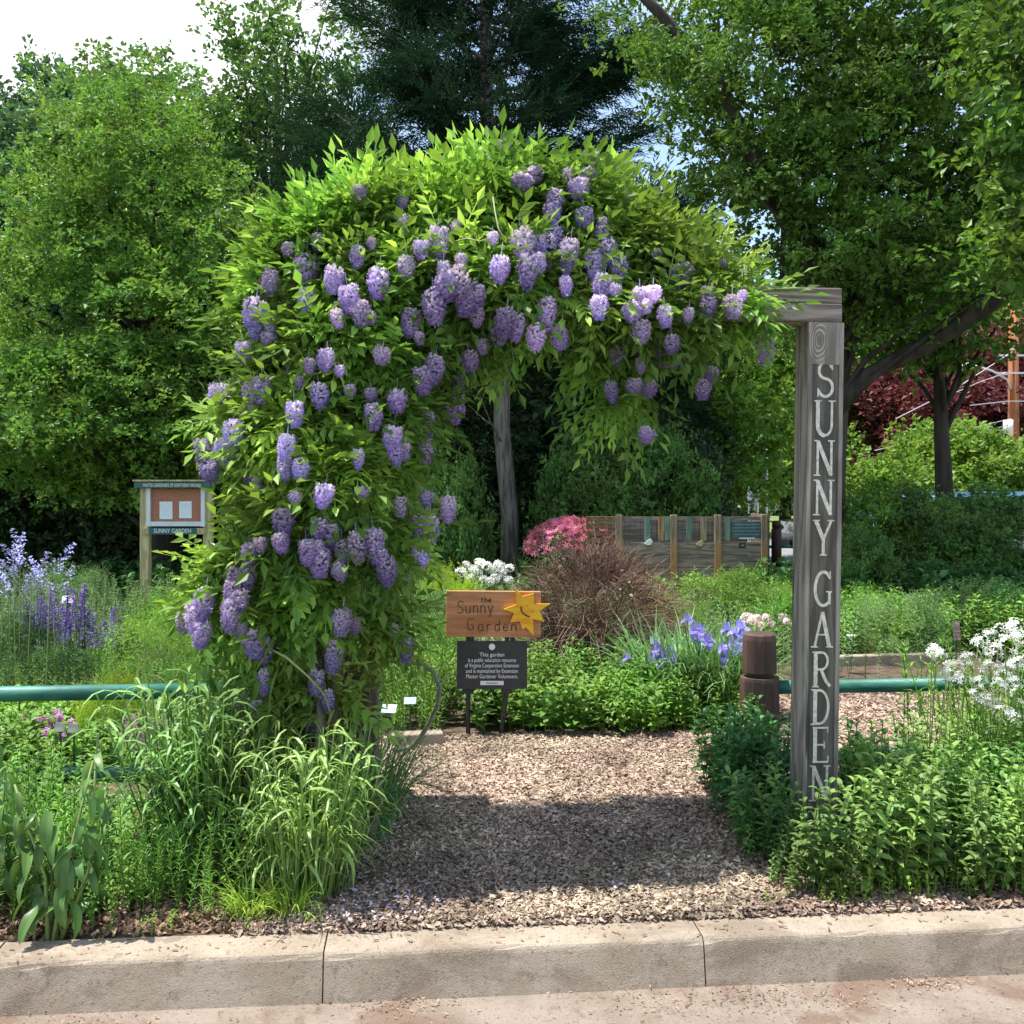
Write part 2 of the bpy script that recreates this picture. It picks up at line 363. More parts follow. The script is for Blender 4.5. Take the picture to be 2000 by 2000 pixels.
def frames(D, up, roll=0.):
    X = unit(D); Y = unit(np.cross(up, X)); Zx = np.cross(X, Y)
    if np.any(roll):
        c, s = np.cos(roll)[:, None], np.sin(roll)[:, None]; Y, Zx = Y * c + Zx * s, Zx * c - Y * s
    return np.stack([X, Y, Zx], 1)          # rows are axes
def bake(tV, tQ, P, F, s, v=None, tv=None):
    """place template at every P with frame rows F and scale s"""
    n, m = len(P), len(tV); s = np.broadcast_to(np.asarray(s, float), (n,))
    V = np.einsum('mi,nij->nmj', tV, F) * s[:, None, None] + P[:, None, :]
    Q = tQ[None] + (np.arange(n) * m)[:, None, None]
    vv = rs.rand(n) if v is None else np.asarray(v, float)
    vv = np.repeat(vv[:, None], len(tQ), 1)
    if tv is not None: vv = np.clip(vv * .5 + tv[None] * .5, 0, 1)
    return V.reshape(-1, 3), Q.reshape(-1, 4), vv.ravel()
def merge(parts):
    Vs, Qs, vs = [], [], []; b = 0
    for V, Q, v in parts: Vs.append(V); Qs.append(Q + b); vs.append(v); b += len(V)
    return np.concatenate(Vs), np.concatenate(Qs), np.concatenate(vs)
def rdir(n, up=0.): d = rs.randn(n, 3); d[:, 2] += up; return unit(d)
def mixbake(tmpls, P, F, s, v=None):
    idx = rs.randint(0, len(tmpls), len(P)); s = np.broadcast_to(np.asarray(s, float), (len(P),)); out = []
    for i, t in enumerate(tmpls):
        m = idx == i
        if m.any(): out.append(bake(t[0], t[1], P[m], F[m], s[m], None if v is None else v[m], t[2] if len(t) > 2 else None))
    return merge(out)
def twig(n=11, L=.09, W=.05, spread=.2, up=.6, kind='d'):
    P = np.stack([rs.rand(n) * spread * 1.4, rs.randn(n) * spread * .35, rs.randn(n) * spread * .22], 1)
    D = unit(np.stack([rs.rand(n) * .9, rs.randn(n) * .8, rs.randn(n) * .45], 1)); U = unit(rs.randn(n, 3) * .55 + np.array([0, 0, 1.]) * up)
    V, Q, v = bake(*diamond(L, W, .2), P, frames(D, U), .7 + rs.rand(n) * .6)
    return V, Q, v
def needle(n=20, L=.125, W=.013):
    t = np.linspace(0, 1, n); P = np.stack([t * .5, np.zeros(n), -t ** 2 * .06], 1); s = np.where(np.arange(n) % 2, 1, -1)
    D = unit(np.stack([.8 + rs.rand(n) * .4, s * (.3 + rs.rand(n) * .6), rs.randn(n) * .35], 1))
    return bake(*diamond(L, W * 1.6, .3), P, frames(D, np.tile(Zv, (n, 1))), (1.1 - t * .5))
def compound(n=11, L=.055, W=.023, rich=False, droop=.5):
    t = np.linspace(.12, 1, (n + 1) // 2); Rl = .20; pos = []; Ds = []
    def cl(x): a = -droop * x * 1.1; return np.array([Rl * x * math.cos(a * .6), 0, Rl * x * math.sin(a * .6)])
    for i, x in enumerate(t):
        if i == len(t) - 1: pos.append(cl(x)); Ds.append((1, 0, -droop * .8)); continue
        for s in (-1, 1): pos.append(cl(x)); Ds.append((.55, s * .8, -.25 - droop * .3 + random.uniform(-.12, .12)))
    pos = np.array(pos); D = unit(np.array(Ds)); m = len(pos)
    tm = strip(L, W, 3, .35, .22) if rich else diamond(L, W, .18)
    V, Q, v = bake(*tm, pos, frames(D, np.tile(Zv, (m, 1))), .8 + rs.rand(m) * .35)
    # rachis
    a = len(V); r = .0016; RV = np.array([cl(0) + (0, r, 0), cl(0) - (0, r, 0), cl(.5) + (0, r, 0), cl(.5) - (0, r, 0), cl(1) + (0, r, 0), cl(1) - (0, r, 0)])
    return np.concatenate([V, RV]), np.concatenate([Q, [(a, a + 1, a + 3, a + 2), (a + 2, a + 3, a + 5, a + 4)]]), np.concatenate([v, [.6, .6]])
def leafystem(h=.5, n=9, L=.07, W=.026, top=.5, droop=.6, k=2, opp=True, elev=.35, bare=.15, whorl=2):
    """upright stem along +x of frame? no: template upright along +z, bake with yaw frames"""
    P = []; D = []; s = []; lean = rs.randn(2) * .06
    for i in range(n):
        t = bare + (1 - bare) * (i + .5) / n; z = h * t; a0 = i * math.pi / 2 + rs.rand() * .6
        for w in range(whorl):
            a = a0 + w * 2 * math.pi / whorl; e = elev + t * .35 + rs.randn() * .15
            P.append((lean[0] * z, lean[1] * z, z)); D.append((math.cos(a) * math.cos(e), math.sin(a) * math.cos(e), math.sin(e)))
            s.append((.75 + .35 * rs.rand()) * (1 - (1 - top) * t ** 3))
    P = np.array(P); D = np.array(D); n2 = len(P)
    V, Q, v = bake(*strip(L, W, k, droop, .18), P, frames(D, unit(np.tile(Zv, (n2, 1)) + rs.randn(n2, 3) * .15)), np.array(s))
    a = len(V); r = .0028
    SV = [(r, 0, 0), (-r * .5, r, 0), (-r * .5, -r, 0), (r + lean[0] * h, lean[1] * h, h), (-r * .5 + lean[0] * h, r + lean[1] * h, h), (-r * .5 + lean[0] * h, -r + lean[1] * h, h)]
    SQ = [(a, a + 1, a + 4, a + 3), (a + 1, a + 2, a + 5, a + 4), (a + 2, a, a + 3, a + 5)]
    return np.concatenate([V, SV]), np.concatenate([Q, SQ]), np.concatenate([v, [.5] * 3])
def yawframes(n, tilt=.12, out=None):
    a = rs.rand(n) * 2 * math.pi; Z3 = unit(np.tile(Zv, (n, 1)) + rs.randn(n, 3) * tilt + (0 if out is None else out))
    X = unit(np.cross(np.stack([-np.sin(a), np.cos(a), 0 * a], 1), Z3)); Y = np.cross(Z3, X)
    return np.stack([X, Y, Z3], 1)
def grassblades(n, h, spread, W=.009, lean=.5, k=6, droop=1.1, hv=.35):
    """upright arching blades from a base disc"""
    out = []
    for g in range(5):
        m = n // 5; a = rs.rand(m) * 2 * math.pi; r = np.sqrt(rs.rand(m)) * spread
        P = np.stack([np.cos(a) * r, np.sin(a) * r, 0 * a], 1)
        aa = a + rs.randn(m) * .8; l = np.abs(rs.randn(m)) * lean * .35 + lean * .3
        D = unit(np.stack([np.cos(aa) * l, np.sin(aa) * l, np.ones(m)], 1))
        U = unit(np.stack([-np.cos(aa), -np.sin(aa), np.full(m, .02)], 1) + rs.randn(m, 3) * .35)
        tm = ribbon(1, W / h, k, droop * (.35 + .3 * g))
        out.append(bake(*tm, P, frames(D, U), h * (1 - hv + rs.rand(m) * hv * 1.6)))
    return merge(out)

# ------------------------------------------------------------------ the setting
ground = thing('ground', None, None); ground['kind'] = 'structure'
bpy.data.objects.remove(ground)
def sheet(name, pts, z, mat, **kw):
    me = bpy.data.meshes.new(name); me.from_pydata([(p[0], p[1], z) for p in pts], [], [tuple(range(len(pts)))]); me.update()
    return link(name, me, mat, kind='structure', **kw)
b0, b1 = K(-60, .10), K(60, .10)
sheet('ground', [b0, b1, (900, 1200), (-900, 1200)], .135, M['turf'])
sheet('road', [K(-60, -80), K(60, -80), K(60, .05), K(-60, .05)], 0, M['asph'])
# gutter with soft wear, gentle relief
def grid(name, u0, u1, v0, v1, nu, nv, zf, mat, **kw):
    us = np.linspace(u0, u1, nu); vs = np.linspace(v0, v1, nv); V = np.array([K(u, v, zf(u, v)) for v in vs for u in us])
    Q = [(j * nu + i, j * nu + i + 1, (j + 1) * nu + i + 1, (j + 1) * nu + i) for j in range(nv - 1) for i in range(nu - 1)]
    return link(name, mk(name, V, Q, smooth=True), mat, **kw)
grid('gutter', -6, 7, -1.2, .02, 60, 12, lambda u, v: .004 + .03 * max(0, -v - .25) * .3, M['road'], kind='structure')
nz = lambda u, v, s=1.: math.sin(u * 5.1 * s + v * 3.3) * math.sin(v * 6.2 * s + 1.3 + u) * .5 + math.sin(u * 13 * s + 2) * math.sin(v * 11 * s) * .2
grid('garden_soil', -9, 9, .163, 9.5, 90, 70, lambda u, v: .147 + .006 * nz(u, v), M['soil'], kind='structure')
def path_z(u, v): return .160 - .0125 * math.exp(-((v - .163) / .03) ** 2) + .008 * nz(u, v) * min(1, (v - .163) / .05) + .012 * math.exp(-((v - .3) / .15) ** 2) * 0
grid('mulch_path', -.80, 1.62, .163, 2.75, 40, 50, path_z, M['mulch'], kind='structure')
grid('mulch_cross_path', 1.62, 9, 2.15, 3.75, 40, 20, lambda u, v: .160 + .006 * nz(u, v), M['mulch'], kind='structure')
grid('mulch_side_path', -8, -2.6, 3.1, 4.2, 30, 12, lambda u, v: .160 + .006 * nz(u, v), M['mulch'], kind='structure')
# kerb of long stones with open joints
kerb = thing('kerb', None, None); kerb['kind'] = 'structure'
joints = [-7, -4.3, -1.505, -.59, .622, 2.9, 5.5, 7.5]
joints = [-7., -3.9, -1.62, -.595, .625, 3.3, 5.7, 7.5]
prof = [(-.034, -.03), (-.026, .01), (-.014, .07), (-.002, .128), (.001, .138), (.006, .145), (.014, .149), (.15, .152), (.162, .149), (.166, .13), (.166, -.03)]
kj = random.Random(4)
for a, b in zip(joints[:-1], joints[1:]):
    n = max(3, int((b - a) / .06)); V = []; F = []; dz = kj.uniform(-.002, .003); dv = kj.uniform(-.002, .003)
    us = np.linspace(a + .0022, b - .0022, n); np_ = len(prof)
    for i, u in enumerate(us):
        edge = .5 + .5 * min(1, min(i, n - 1 - i) / 1.0)
        for q, (pv, pz) in enumerate(prof):
            j = kj.uniform(-.0007, .0007)
            chip = -.007 * (kj.random() < .10) if q in (4, 5) else 0
            V.append(K(u, pv + dv + j + .003 * math.sin(u * 3) - (.004 if edge < .9 and q in (4, 5) else 0) * -1, pz + dz + j * .6 + chip))
    for i in range(n - 1):
        for q in range(np_ - 1): F.append((i * np_ + q, i * np_ + q + 1, (i + 1) * np_ + q + 1, (i + 1) * np_ + q))
    F.append(tuple(range(np_))[::-1]); F.append(tuple((n - 1) * np_ + q for q in range(np_)))
    me = bpy.data.meshes.new('kerb_stone'); me.from_pydata([tuple(p) for p in V], [], F); me.update()
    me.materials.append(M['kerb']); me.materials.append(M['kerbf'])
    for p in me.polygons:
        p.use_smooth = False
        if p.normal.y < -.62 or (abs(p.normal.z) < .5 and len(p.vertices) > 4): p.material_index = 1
    link('kerb_stone', me, None, kerb)
# far road, lawn
sheet('far_road', [(-3, 19.5), (60, 24), (60, 33), (-3, 30)], .139, M['asph'])
sheet('far_verge', [(-3, 30.2), (60, 33.2), (120, 58), (-3, 58)], .143, M['turf'])
sheet('far_car_park', [(-10, 58.2), (160, 58.2), (160, 90), (-10, 90)], .147, M['asph'])
# chips: one loose layer nobody could count
def litter(name, label, cat, n, area, zf, L, W, mat, tilt=.35, seed=1):
    P = area(n); n = len(P); F = yawframes(n, tilt); t = np.array([(-.5 * L, -W / 2, 0), (.45 * L, -W * .35, 0), (.5 * L, W * .4, L * .12), (-.4 * L, W / 2, L * .05)])
    V, Q, v = bake(t, np.array([(0, 1, 2, 3)]), P, F, np.minimum(np.exp(rs.randn(n) * .55), 1.75))
    return link(name, mk(name, V, Q, v), mat, label=label, cat=cat, kind='stuff')
def uv_area(u0, u1, v0, v1, z=.168, jz=.008, pw=1.):
    def f(n):
        u = u0 + rs.rand(n) * (u1 - u0); v = v0 + rs.rand(n) ** pw * (v1 - v0)
        return np.stack([u * CY - v * SY, 3.27 + u * SY + v * CY, z + rs.rand(n) * jz], 1)
    return f
litter('wood_chips', 'brown and grey wood chips covering the path under the arbor', 'mulch', 105000, uv_area(-.82, 1.62, .165, 2.8, .160, .012, 1.15), None, .0155, .0062, M['chip'])
litter('wood_chips', 'pale wood chips on the cross path behind the carved post', 'mulch', 22000, uv_area(1.6, 5, 2.1, 3.8), None, .022, .009, M['chip'])
litter('wood_chips', 'loose chips heaped along the back of the kerb', 'mulch', 5200, uv_area(-.9, 1.9, .140, .25, .153, .010, 1.3), None, .020, .008, M['chip'], .5)
litter('fallen_petals', 'pale violet fallen petals scattered over the path edge by the grass', 'petals', 420, lambda n: np.concatenate([uv_area(-.6, .9, .2, 1.3, .174)(n // 2), uv_area(-.75, -.2, .17, .5, .174)(n - n // 2)]), None, .008, .006, M['petal_litter'])
def gut(n):
    A = uv_area(-1.5, 2, -.35, -.0, .006, .006, 1.8)(n // 3)
    c = [(.75, -.12, .16, .05), (.45, -.10, .22, .05), (-.35, -.06, .2, .03), (1.0, -.12, .25, .05), (-1.35, -.12, .25, .06), (1.35, -.08, .15, .03)]
    B = []
    for (u, v, a, b) in c:
        m = n // 9; uu = u + rs.randn(m) * a * .5; vv = np.minimum(v + rs.randn(m) * b, -.005); B.append(np.stack([uu * CY - vv * SY, 3.27 + uu * SY + vv * CY, np.full(m, .008) + rs.rand(m) * .008], 1))
    return np.concatenate([A] + B)
litter('gutter_debris', 'brown leaf crumbs and bark bits lying in the gutter', 'debris', 1500, gut, None, .008, .003, M['dry'], .25)
litter('soil_litter', 'dry brown leaf litter along the kerb under the plants', 'leaf litter', 11000, lambda n: np.concatenate([uv_area(-2, -.6, .17, .75, .150, .02)(n // 2), uv_area(1.0, 2.4, .17, .6, .150, .02)(n // 2)]), None, .022, .008, M['dry'], .5)
litter('crumbs_on_kerb', 'dark crumbs and bark specks lying on the kerb top', 'debris', 420, uv_area(-1.6, 1.9, .15, .02, .153, .002, 2.2), None, .012, .004, M['dry'], .1)

# ------------------------------------------------------------------ arbor with carved letters
PX, PD = 1.233, 4.2
arb = thing('garden_arbor', 'grey timber arbor with SUNNY GARDEN lettered down its right post', 'arbor', (PX, PD, .15), rz=YAW)
PW = .146; HB = 2.28; BH = .137       # local z from ground; post top under beam
post_h = 2.42 - .15 - BH
def post_mesh(panel):
    h = post_h; w = PW / 2; mb = MB()
    if not panel: return mb.box((0, 0, h / 2), (PW, PW, h), bev=.006)
    pw = .056; z0, z1 = -.0, 1.6 - (716 - 960) * PD / 2000 - .15; d = .006
    V = [(-w, -w, 0), (w, -w, 0), (w, -w, h), (-w, -w, h), (-pw, -w, 0), (pw, -w, 0), (pw, -w, z1), (-pw, -w, z1),
         (-pw, -w + d, 0), (pw, -w + d, 0), (pw, -w + d, z1), (-pw, -w + d, z1), (-w, w, 0), (w, w, 0), (w, w, h), (-w, w, h), (-w, -w, z1), (w, -w, z1)]
    F = [(0, 4, 7, 16), (5, 1, 17, 6), (16, 7, 6, 17, 2, 3), (4, 8, 11, 7), (9, 5, 6, 10), (7, 11, 10, 6), (8, 9, 10, 11), (1, 13, 14, 2, 17), (12, 0, 16, 3, 15), (13, 12, 15, 14), (3, 2, 14, 15), (0, 12, 13, 1, 5, 9, 8, 4)]
    return mb.add(V, F)
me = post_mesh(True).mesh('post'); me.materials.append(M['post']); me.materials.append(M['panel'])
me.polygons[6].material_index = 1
post = link('post', me, None, arb, label='right arbor post with painted letters'); post.rotation_euler = (0, R(.8), 0)
pl = post_mesh(False).link('post', M['postbrown'], arb); pl.location = (-1.975, 0, 0)
for dx, bw in ((0, 0), (-2.02, 0)):                                     # the rear pair carries the back beam
    q = post_mesh(False).link('post', M['post'], arb); q.location = (dx, .72, 0)
    if dx == 0: q.location = (-.2, .9, 0); COL.objects.unlink(q); bpy.data.objects.remove(q)
bl = 2.32
mb = MB()
zt = post_h + .0015
mb.box((PW / 2 - bl / 2 + .022, 0, zt + BH * .27), (bl, PW + .004, BH * .54), bev=.005); lower = mb.link('beam', M['beam'], arb)
mb = MB(); mb.box((PW / 2 - bl / 2 + .023, .002, zt + BH * .545 + BH * .235), (bl, PW, BH * .46), bev=.006); upper = mb.link('beam', M['beam'], arb)
MB().box((0, 0, 0), (.11, .8, .10), bev=.005).link('cross_beam', M['beam'], arb).location = (-2.02, .4, post_h + .2)
# serif glyphs as strokes: (points, width) in a unit box 0..1 x 0..1
def arc(cx, cy, rx, ry, a0, a1, n=12): return [(cx + rx * math.cos(R(a0 + (a1 - a0) * i / n)), cy + ry * math.sin(R(a0 + (a1 - a0) * i / n))) for i in range(n + 1)]
TH, TN, SF = .19, .115, .065
def ser(x, y, w=.34): return ([(x - w / 2, y), (x + w / 2, y)], SF * 1.0)
G = {
 'S': [(arc(.5, .745, .33, .225, 20, 270)[0:13] + arc(.5, .275, .36, .245, 90, -165), .14), ([(.83, .99), (.83, .76)], .07), ([(.13, .02), (.13, .25)], .07)],
 'U': [([(.14, .97)] + arc(.5, .32, .36, .29, 180, 270, 7), TH), (arc(.5, .32, .34, .29, 270, 360, 7) + [(.84, .97)], TN), ser(.14, .97), ser(.84, .97)],
 'N': [([(.16, .03), (.16, .95)], TN), ([(.16, .96), (.84, .04)], TH), ([(.84, .02), (.84, .97)], TN), ser(.13, .03), ser(.84, .97), ser(.07, .97, .2)],
 'Y': [([(.12, .96), (.5, .45)], TH), ([(.88, .96), (.5, .45)], TN), ([(.5, .5), (.5, .03)], .15), ser(.14, .97), ser(.86, .97), ser(.5, .03)],
 'G': [(arc(.54, .5, .42, .46, 40, 300, 20), .15), ([(.84, .08), (.84, .42)], .13), ser(.82, .42, .3), ([(.86, .76), (.86, .98)], .06), (arc(.54, .5, .40, .46, 295, 318, 4), .09)],
 'A': [([(.14, .04), (.5, .98)], TN), ([(.5, .98), (.86, .04)], TH), ([(.26, .36), (.74, .36)], .07), ser(.12, .03), ser(.88, .03)],
 'R': [([(.2, .03), (.2, .97)], TH), ([(.2, .96)] + arc(.5, .73, .30, .23, 90, -90, 12) + [(.2, .50)], .11), ([(.46, .5), (.74, .16), (.93, .04)], .15), ser(.2, .03), ser(.14, .97, .25)],
 'D': [([(.2, .03), (.2, .97)], TH), ([(.2, .955)] + arc(.42, .5, .44, .455, 90, -90, 16) + [(.2, .045)], .12), ser(.16, .03), ser(.16, .97)],
 'E': [([(.22, .03), (.22, .97)], TH), ([(.1, .965), (.84, .965)], .08), ([(.2, .5), (.68, .5)], .08), ([(.1, .035), (.86, .035)], .08), ([(.84, .99), (.84, .84)], .06), ([(.68, .60), (.68, .40)], .06), ([(.86, .02), (.88, .2)], .06)],
}
def strokes(mb, sts, w, h, ox, oz, y, depth=.0025, scale_w=None, idx0=0):
    for si, (pts, th) in enumerate(sts):
        P = [Vector((ox + (x - .5) * w, oz + (z - .5) * h)) for x, z in pts]; hw = th * (scale_w or w) / 2; Ls = []; Rs = []
        for i, p in enumerate(P):
            d = (P[min(i + 1, len(P) - 1)] - P[max(i - 1, 0)]).normalized(); n = Vector((-d.y, d.x)); Ls.append(p + n * hw); Rs.append(p - n * hw)
        yy = y - depth - .00025 * (si + idx0 % 7); m = len(P)
        V = [(p.x, yy, p.y) for p in Ls] + [(p.x, yy, p.y) for p in Rs] + [(p.x, y, p.y) for p in Ls] + [(p.x, y, p.y) for p in Rs]
        F = []
        for i in range(m - 1):
            F += [(i, i + 1, m + i + 1, m + i), (i + 1, i, 2 * m + i, 2 * m + i + 1), (m + i, m + i + 1, 3 * m + i + 1, 3 * m + i)]
        F += [(0, m, 3 * m, 2 * m), (m - 1, 3 * m - 1, 4 * m - 1, 2 * m - 1)]
        mb.add(V, F)
for ch, ys in zip('SUNNYGARDEN', (740.6, 816.7, 894.5, 971.7, 1050.3, 1150, 1229.7, 1307.6, 1381, 1455, 1530)):
    mb = MB(); strokes(mb, G[ch], .083, .148, 0, 1.6 - (ys - 960) * (PD - .07) / 2000 - .15, -PW / 2 + .0055)
    mb.link('letter', M['letter'], post, label='painted serif letter ' + ch)

# ------------------------------------------------------------------ wisteria over the arbor
def dof(px): return 4.12 + (px * S - 1000) / 490 * .087
SPH = []
for (px, py, r, dd) in [(600, 480, 120, .1), (700, 430, 135, .1), (760, 430, 130, .3), (850, 400, 130, .1), (950, 395, 135, .15), (940, 390, 130, .35), (1070, 400, 125, .15), (1110, 420, 120, .3), (1150, 470, 110, .1),
    (1235, 500, 88, .1), (1290, 520, 85, .15), (1350, 560, 68, .1), (1400, 580, 36, .05), (560, 560, 110, .05), (515, 620, 60, .0), (690, 560, 130, -.05), (820, 530, 120, -.08), (950, 520, 110, -.1), (1060, 530, 95, -.02),
    (1000, 590, 68, -.05), (860, 610, 85, -.02), (620, 660, 125, -.1), (740, 690, 118, -.08), (500, 700, 85, -.0), (450, 780, 72, 0), (560, 800, 120, -.12), (700, 800, 112, -.1), (780, 790, 72, .05), (470, 870, 44, 0),
    (535, 920, 76, -.05), (640, 900, 120, -.15), (740, 930, 82, -.02), (560, 1020, 110, -.12), (690, 1030, 105, -.12), (458, 1060, 66, 0), (400, 1065, 44, .05), (770, 1010, 48, .0), (480, 1130, 92, -.08), (600, 1130, 105, -.1), (700, 1140, 68, 0),
    (415, 1150, 62, 0), (480, 1230, 78, -.02), (590, 1240, 70, -.05), (540, 1310, 62, 0), (1160, 610, 62, .05), (1190, 690, 66, .1), (1175, 760, 42, .1), (1260, 610, 60, .1), (1330, 610, 46, .1), (1130, 660, 40, .15), (930, 640, 40, .1), (730, 1210, 40, .1), (1105, 575, 62, -.14), (1160, 560, 62, -.14), (1215, 565, 60, -.12), (1250, 590, 55, -.12), (1290, 565, 60, -.10), (1355, 560, 58, -.08), (1395, 560, 48, -.08), (560, 1370, 55, -.02), (620, 1310, 50, -.05), (960, 345, 95, .12), (1060, 350, 85, .12), (1250, 455, 62, .1), (1340, 515, 55, .12), (600, 560, 120, .3), (620, 800, 110, .35), (600, 1000, 100, .3), (1240, 520, 80, .3)]:
    D = dof(px) + dd; py += 26 * (py < 455); SPH.append((*at(px, py, D), r * S * D / 2000))
SPH = np.array(SPH); R0 = SPH[:, 3].copy(); SPH[:, 3] = np.maximum(.035, SPH[:, 3] - .135)
def inside(P, k=1.):
    d = np.linalg.norm(P[:, None] - SPH[None, :, :3], axis=2) / SPH[None, :, 3]; return d.min(1) < k
RL = """949,284,28,30 1114,304,32,30 1106,335,30,28 1092,358,38,36 676,365,30,28 1180,385,36,34 1040,405,30,36 1102,415,32,40 1137,422,18,20 985,345,40,26 1005,330,34,24 760,420,20,30 599,458,24,30 545,470,24,20
578,510,44,50 511,532,28,40 633,527,36,40 675,485,26,34 716,535,40,50 582,568,32,42 655,563,38,46 678,594,34,46 795,472,28,34 827,459,38,56 870,492,22,22 845,540,44,48 866,545,40,50 817,583,40,66 880,572,38,44 901,560,34,44
945,508,36,42 983,467,42,60 997,512,36,56 1035,475,40,56 1077,485,34,66 1118,505,34,56 1166,505,32,44 1140,540,38,36 1162,548,22,22 1131,580,32,42 1033,592,32,54 956,612,38,56 976,618,30,50 1012,640,34,50 1051,640,32,46
1275,515,24,24 1292,522,34,42 1207,557,26,26 1232,556,32,28 1215,580,26,28 1337,558,26,32 1336,580,28,30 1382,581,34,44 1254,597,28,34 1190,590,34,34 1209,628,34,40 1237,655,26,28 1267,652,28,32 1166,672,28,26 1207,690,18,26
1252,680,28,24 1272,684,24,22 1198,731,30,28 1226,733,28,26 1151,742,24,40 1343,709,28,28 1325,733,30,34 1443,668,34,48 1220,822,30,26 483,592,40,50 510,612,24,36 507,640,28,22 457,665,28,36 414,747,38,42 474,748,34,50 494,735,34,44
601,749,32,48 555,781,32,42 542,845,32,46 722,672,30,30 750,757,36,38 704,787,32,46 743,828,34,44 743,856,26,40 822,699,34,50 855,772,42,56 884,682,30,36 872,720,28,30 805,800,28,44 803,851,32,44 441,820,36,46 425,850,40,40
405,870,30,40 383,855,34,50 398,890,40,36 538,885,28,40 483,930,22,22 485,910,18,20 558,940,24,20 614,938,34,44 683,930,26,20 845,960,30,42 812,998,34,44 788,993,30,36 535,985,38,50 528,1026,30,36 604,1000,32,40 627,1014,34,46
578,1045,34,48 606,1063,38,50 645,1042,26,40 672,1033,34,50 704,1030,36,58 728,1080,34,50 793,1052,34,48 770,1095,18,28 449,1098,32,52 468,1090,30,44 437,1160,32,54 388,1140,36,52 366,1165,34,54 347,1178,26,44 382,1200,34,50
476,1218,38,52 494,1228,34,50 634,1240,32,56 647,1175,34,46 671,1185,20,30 745,1190,14,22 497,1287,22,44 454,1335,26,48 615,1322,26,36 597,1369,36,34 700,745,24,20 660,740,22,22 583,690,22,26 565,722,18,20 640,700,20,18 700,600,20,22
790,640,20,24 910,655,22,26 1300,595,20,26 1400,560,18,18 1365,500,16,16 1240,480,18,16 760,380,20,22 860,430,20,22 930,450,20,20 700,460,18,18""".split()
_rb = random.Random(12)
_have = [tuple(map(float, it.split(',')[:2])) for it in RL]
while len(RL) < 196:
    a_, b_ = _rb.choice(_have[:150]); x_, y_ = a_ + _rb.gauss(0, 48), b_ + _rb.gauss(0, 42)
    if min(math.hypot(x_ - p[0], y_ - p[1]) for p in _have) > 21 and y_ > 270 and not (900 < x_ < 1130 and y_ > 650) and not (x_ > 870 and y_ > 820) and x_ < 1420 and x_ > 350:
        _have.append((x_, y_)); w_ = _rb.uniform(22, 34); RL.append('%.0f,%.0f,%.0f,%.0f' % (x_, y_, w_, w_ * _rb.uniform(1.1, 1.6)))
CAMP = np.array([0, 0, 1.6]); RP = []
for it in RL:
    px, py, w, h = map(float, it.split(',')); q = at(px, py - h * .5, 1.0) - CAMP; best = None
    for s, r0 in zip(SPH, R0):
        oc = CAMP - s[:3]; a = q @ q; b = 2 * oc @ q; c = oc @ oc - (r0 * .90) ** 2; dd = b * b - 4 * a * c
        if dd > 0:
            t = (-b - math.sqrt(dd)) / (2 * a)
            if best is None or t < best: best = t
    if best is None:
        if w != int(w) or it in RL[150:]: continue
        best = dof(px) + .08
    best = min(best, dof(px) + .5) - .055
    RP.append((CAMP + q * best, best, px, w, h))
RC = np.array([p[0] - Zv * p[4] * S * p[1] / 4000 for p in RP])          # centres of the hanging clusters
def clear(P, r=.075):
    """leaves do not grow through the flower clusters nor on their sunny outer side"""
    ok = np.ones(len(P), bool)
    for k in range(3): ok &= (np.linalg.norm(P[:, None] - (RC + np.array([0, -.07 * k, .0]))[None], axis=2).min(1) > r)
    return ok
wis = thing('wisteria', 'sprawling wisteria vine with violet flower clusters over the arbor', 'wisteria', (-.75, 4.05, .15))
def vine_surface(n, k=1., cut=.93):
    w = SPH[:, 3] ** 2; i = rs.choice(len(SPH), n, p=w / w.sum()); d = rdir(n); P = SPH[i, :3] + d * (SPH[i, 3] * k)[:, None]
    m = ~inside(P, cut * k); return P[m], d[m]
comp_t = [compound(11, droop=x) for x in (.2, .5, .8, 1.1)] + [compound(9, droop=.6)]
P, d = vine_surface(13500, 1.0, .90)
P += rs.randn(*P.shape) * .025
up = np.where(P[:, 2:3] > 2.25, .38, np.where(d[:, 2:3] > .2, .25, -.45))
D = unit(d * .8 + rs.randn(*P.shape) * .42 + up * Zv - P * 0)
U = unit(d * .5 + Zv + rs.randn(*P.shape) * .3)
ok = clear(P + D * .10) & clear(P + D * .18, .055); P, D, U, d = P[ok], D[ok], U[ok], d[ok]
# the 300 that show largest are parts of their own
front = (d[:, 1] < -.3) & (P[:, 1] < 4.3); order = np.argsort(np.where(front, P[:, 1], 99))[:900]; pick = order[rs.permutation(900)[:300]]
keep = np.ones(len(P), bool); keep[pick] = False
V, Q, v = mixbake(comp_t, P[keep] - d[keep] * .10, frames(D[keep], U[keep]), .7 + rs.rand(keep.sum()) * .5, v=np.clip(rs.rand(keep.sum()), 0, 1))
link('foliage', mk('foliage', V, Q, v), M['wist'], wis, True, kind='stuff')
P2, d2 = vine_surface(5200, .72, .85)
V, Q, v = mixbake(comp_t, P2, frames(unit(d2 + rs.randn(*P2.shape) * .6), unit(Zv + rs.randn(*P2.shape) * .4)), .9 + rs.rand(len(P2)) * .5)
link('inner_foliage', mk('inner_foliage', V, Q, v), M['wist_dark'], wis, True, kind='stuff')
P3, d3 = vine_surface(900, 1.0, .97); m3 = (P3[:, 2] > 2.35) | (rs.rand(len(P3)) < .25); P3 = P3[m3][:110]; d3 = d3[m3][:110]
D3 = unit(d3 * .5 + rs.randn(*P3.shape) * .35 + Zv * .5); V, Q, v = mixbake(comp_t, P3 + D3 * .02, frames(D3, unit(d3 + rs.randn(*P3.shape) * .5)), .8 + rs.rand(len(P3)) * .5, np.full(len(P3), .9))
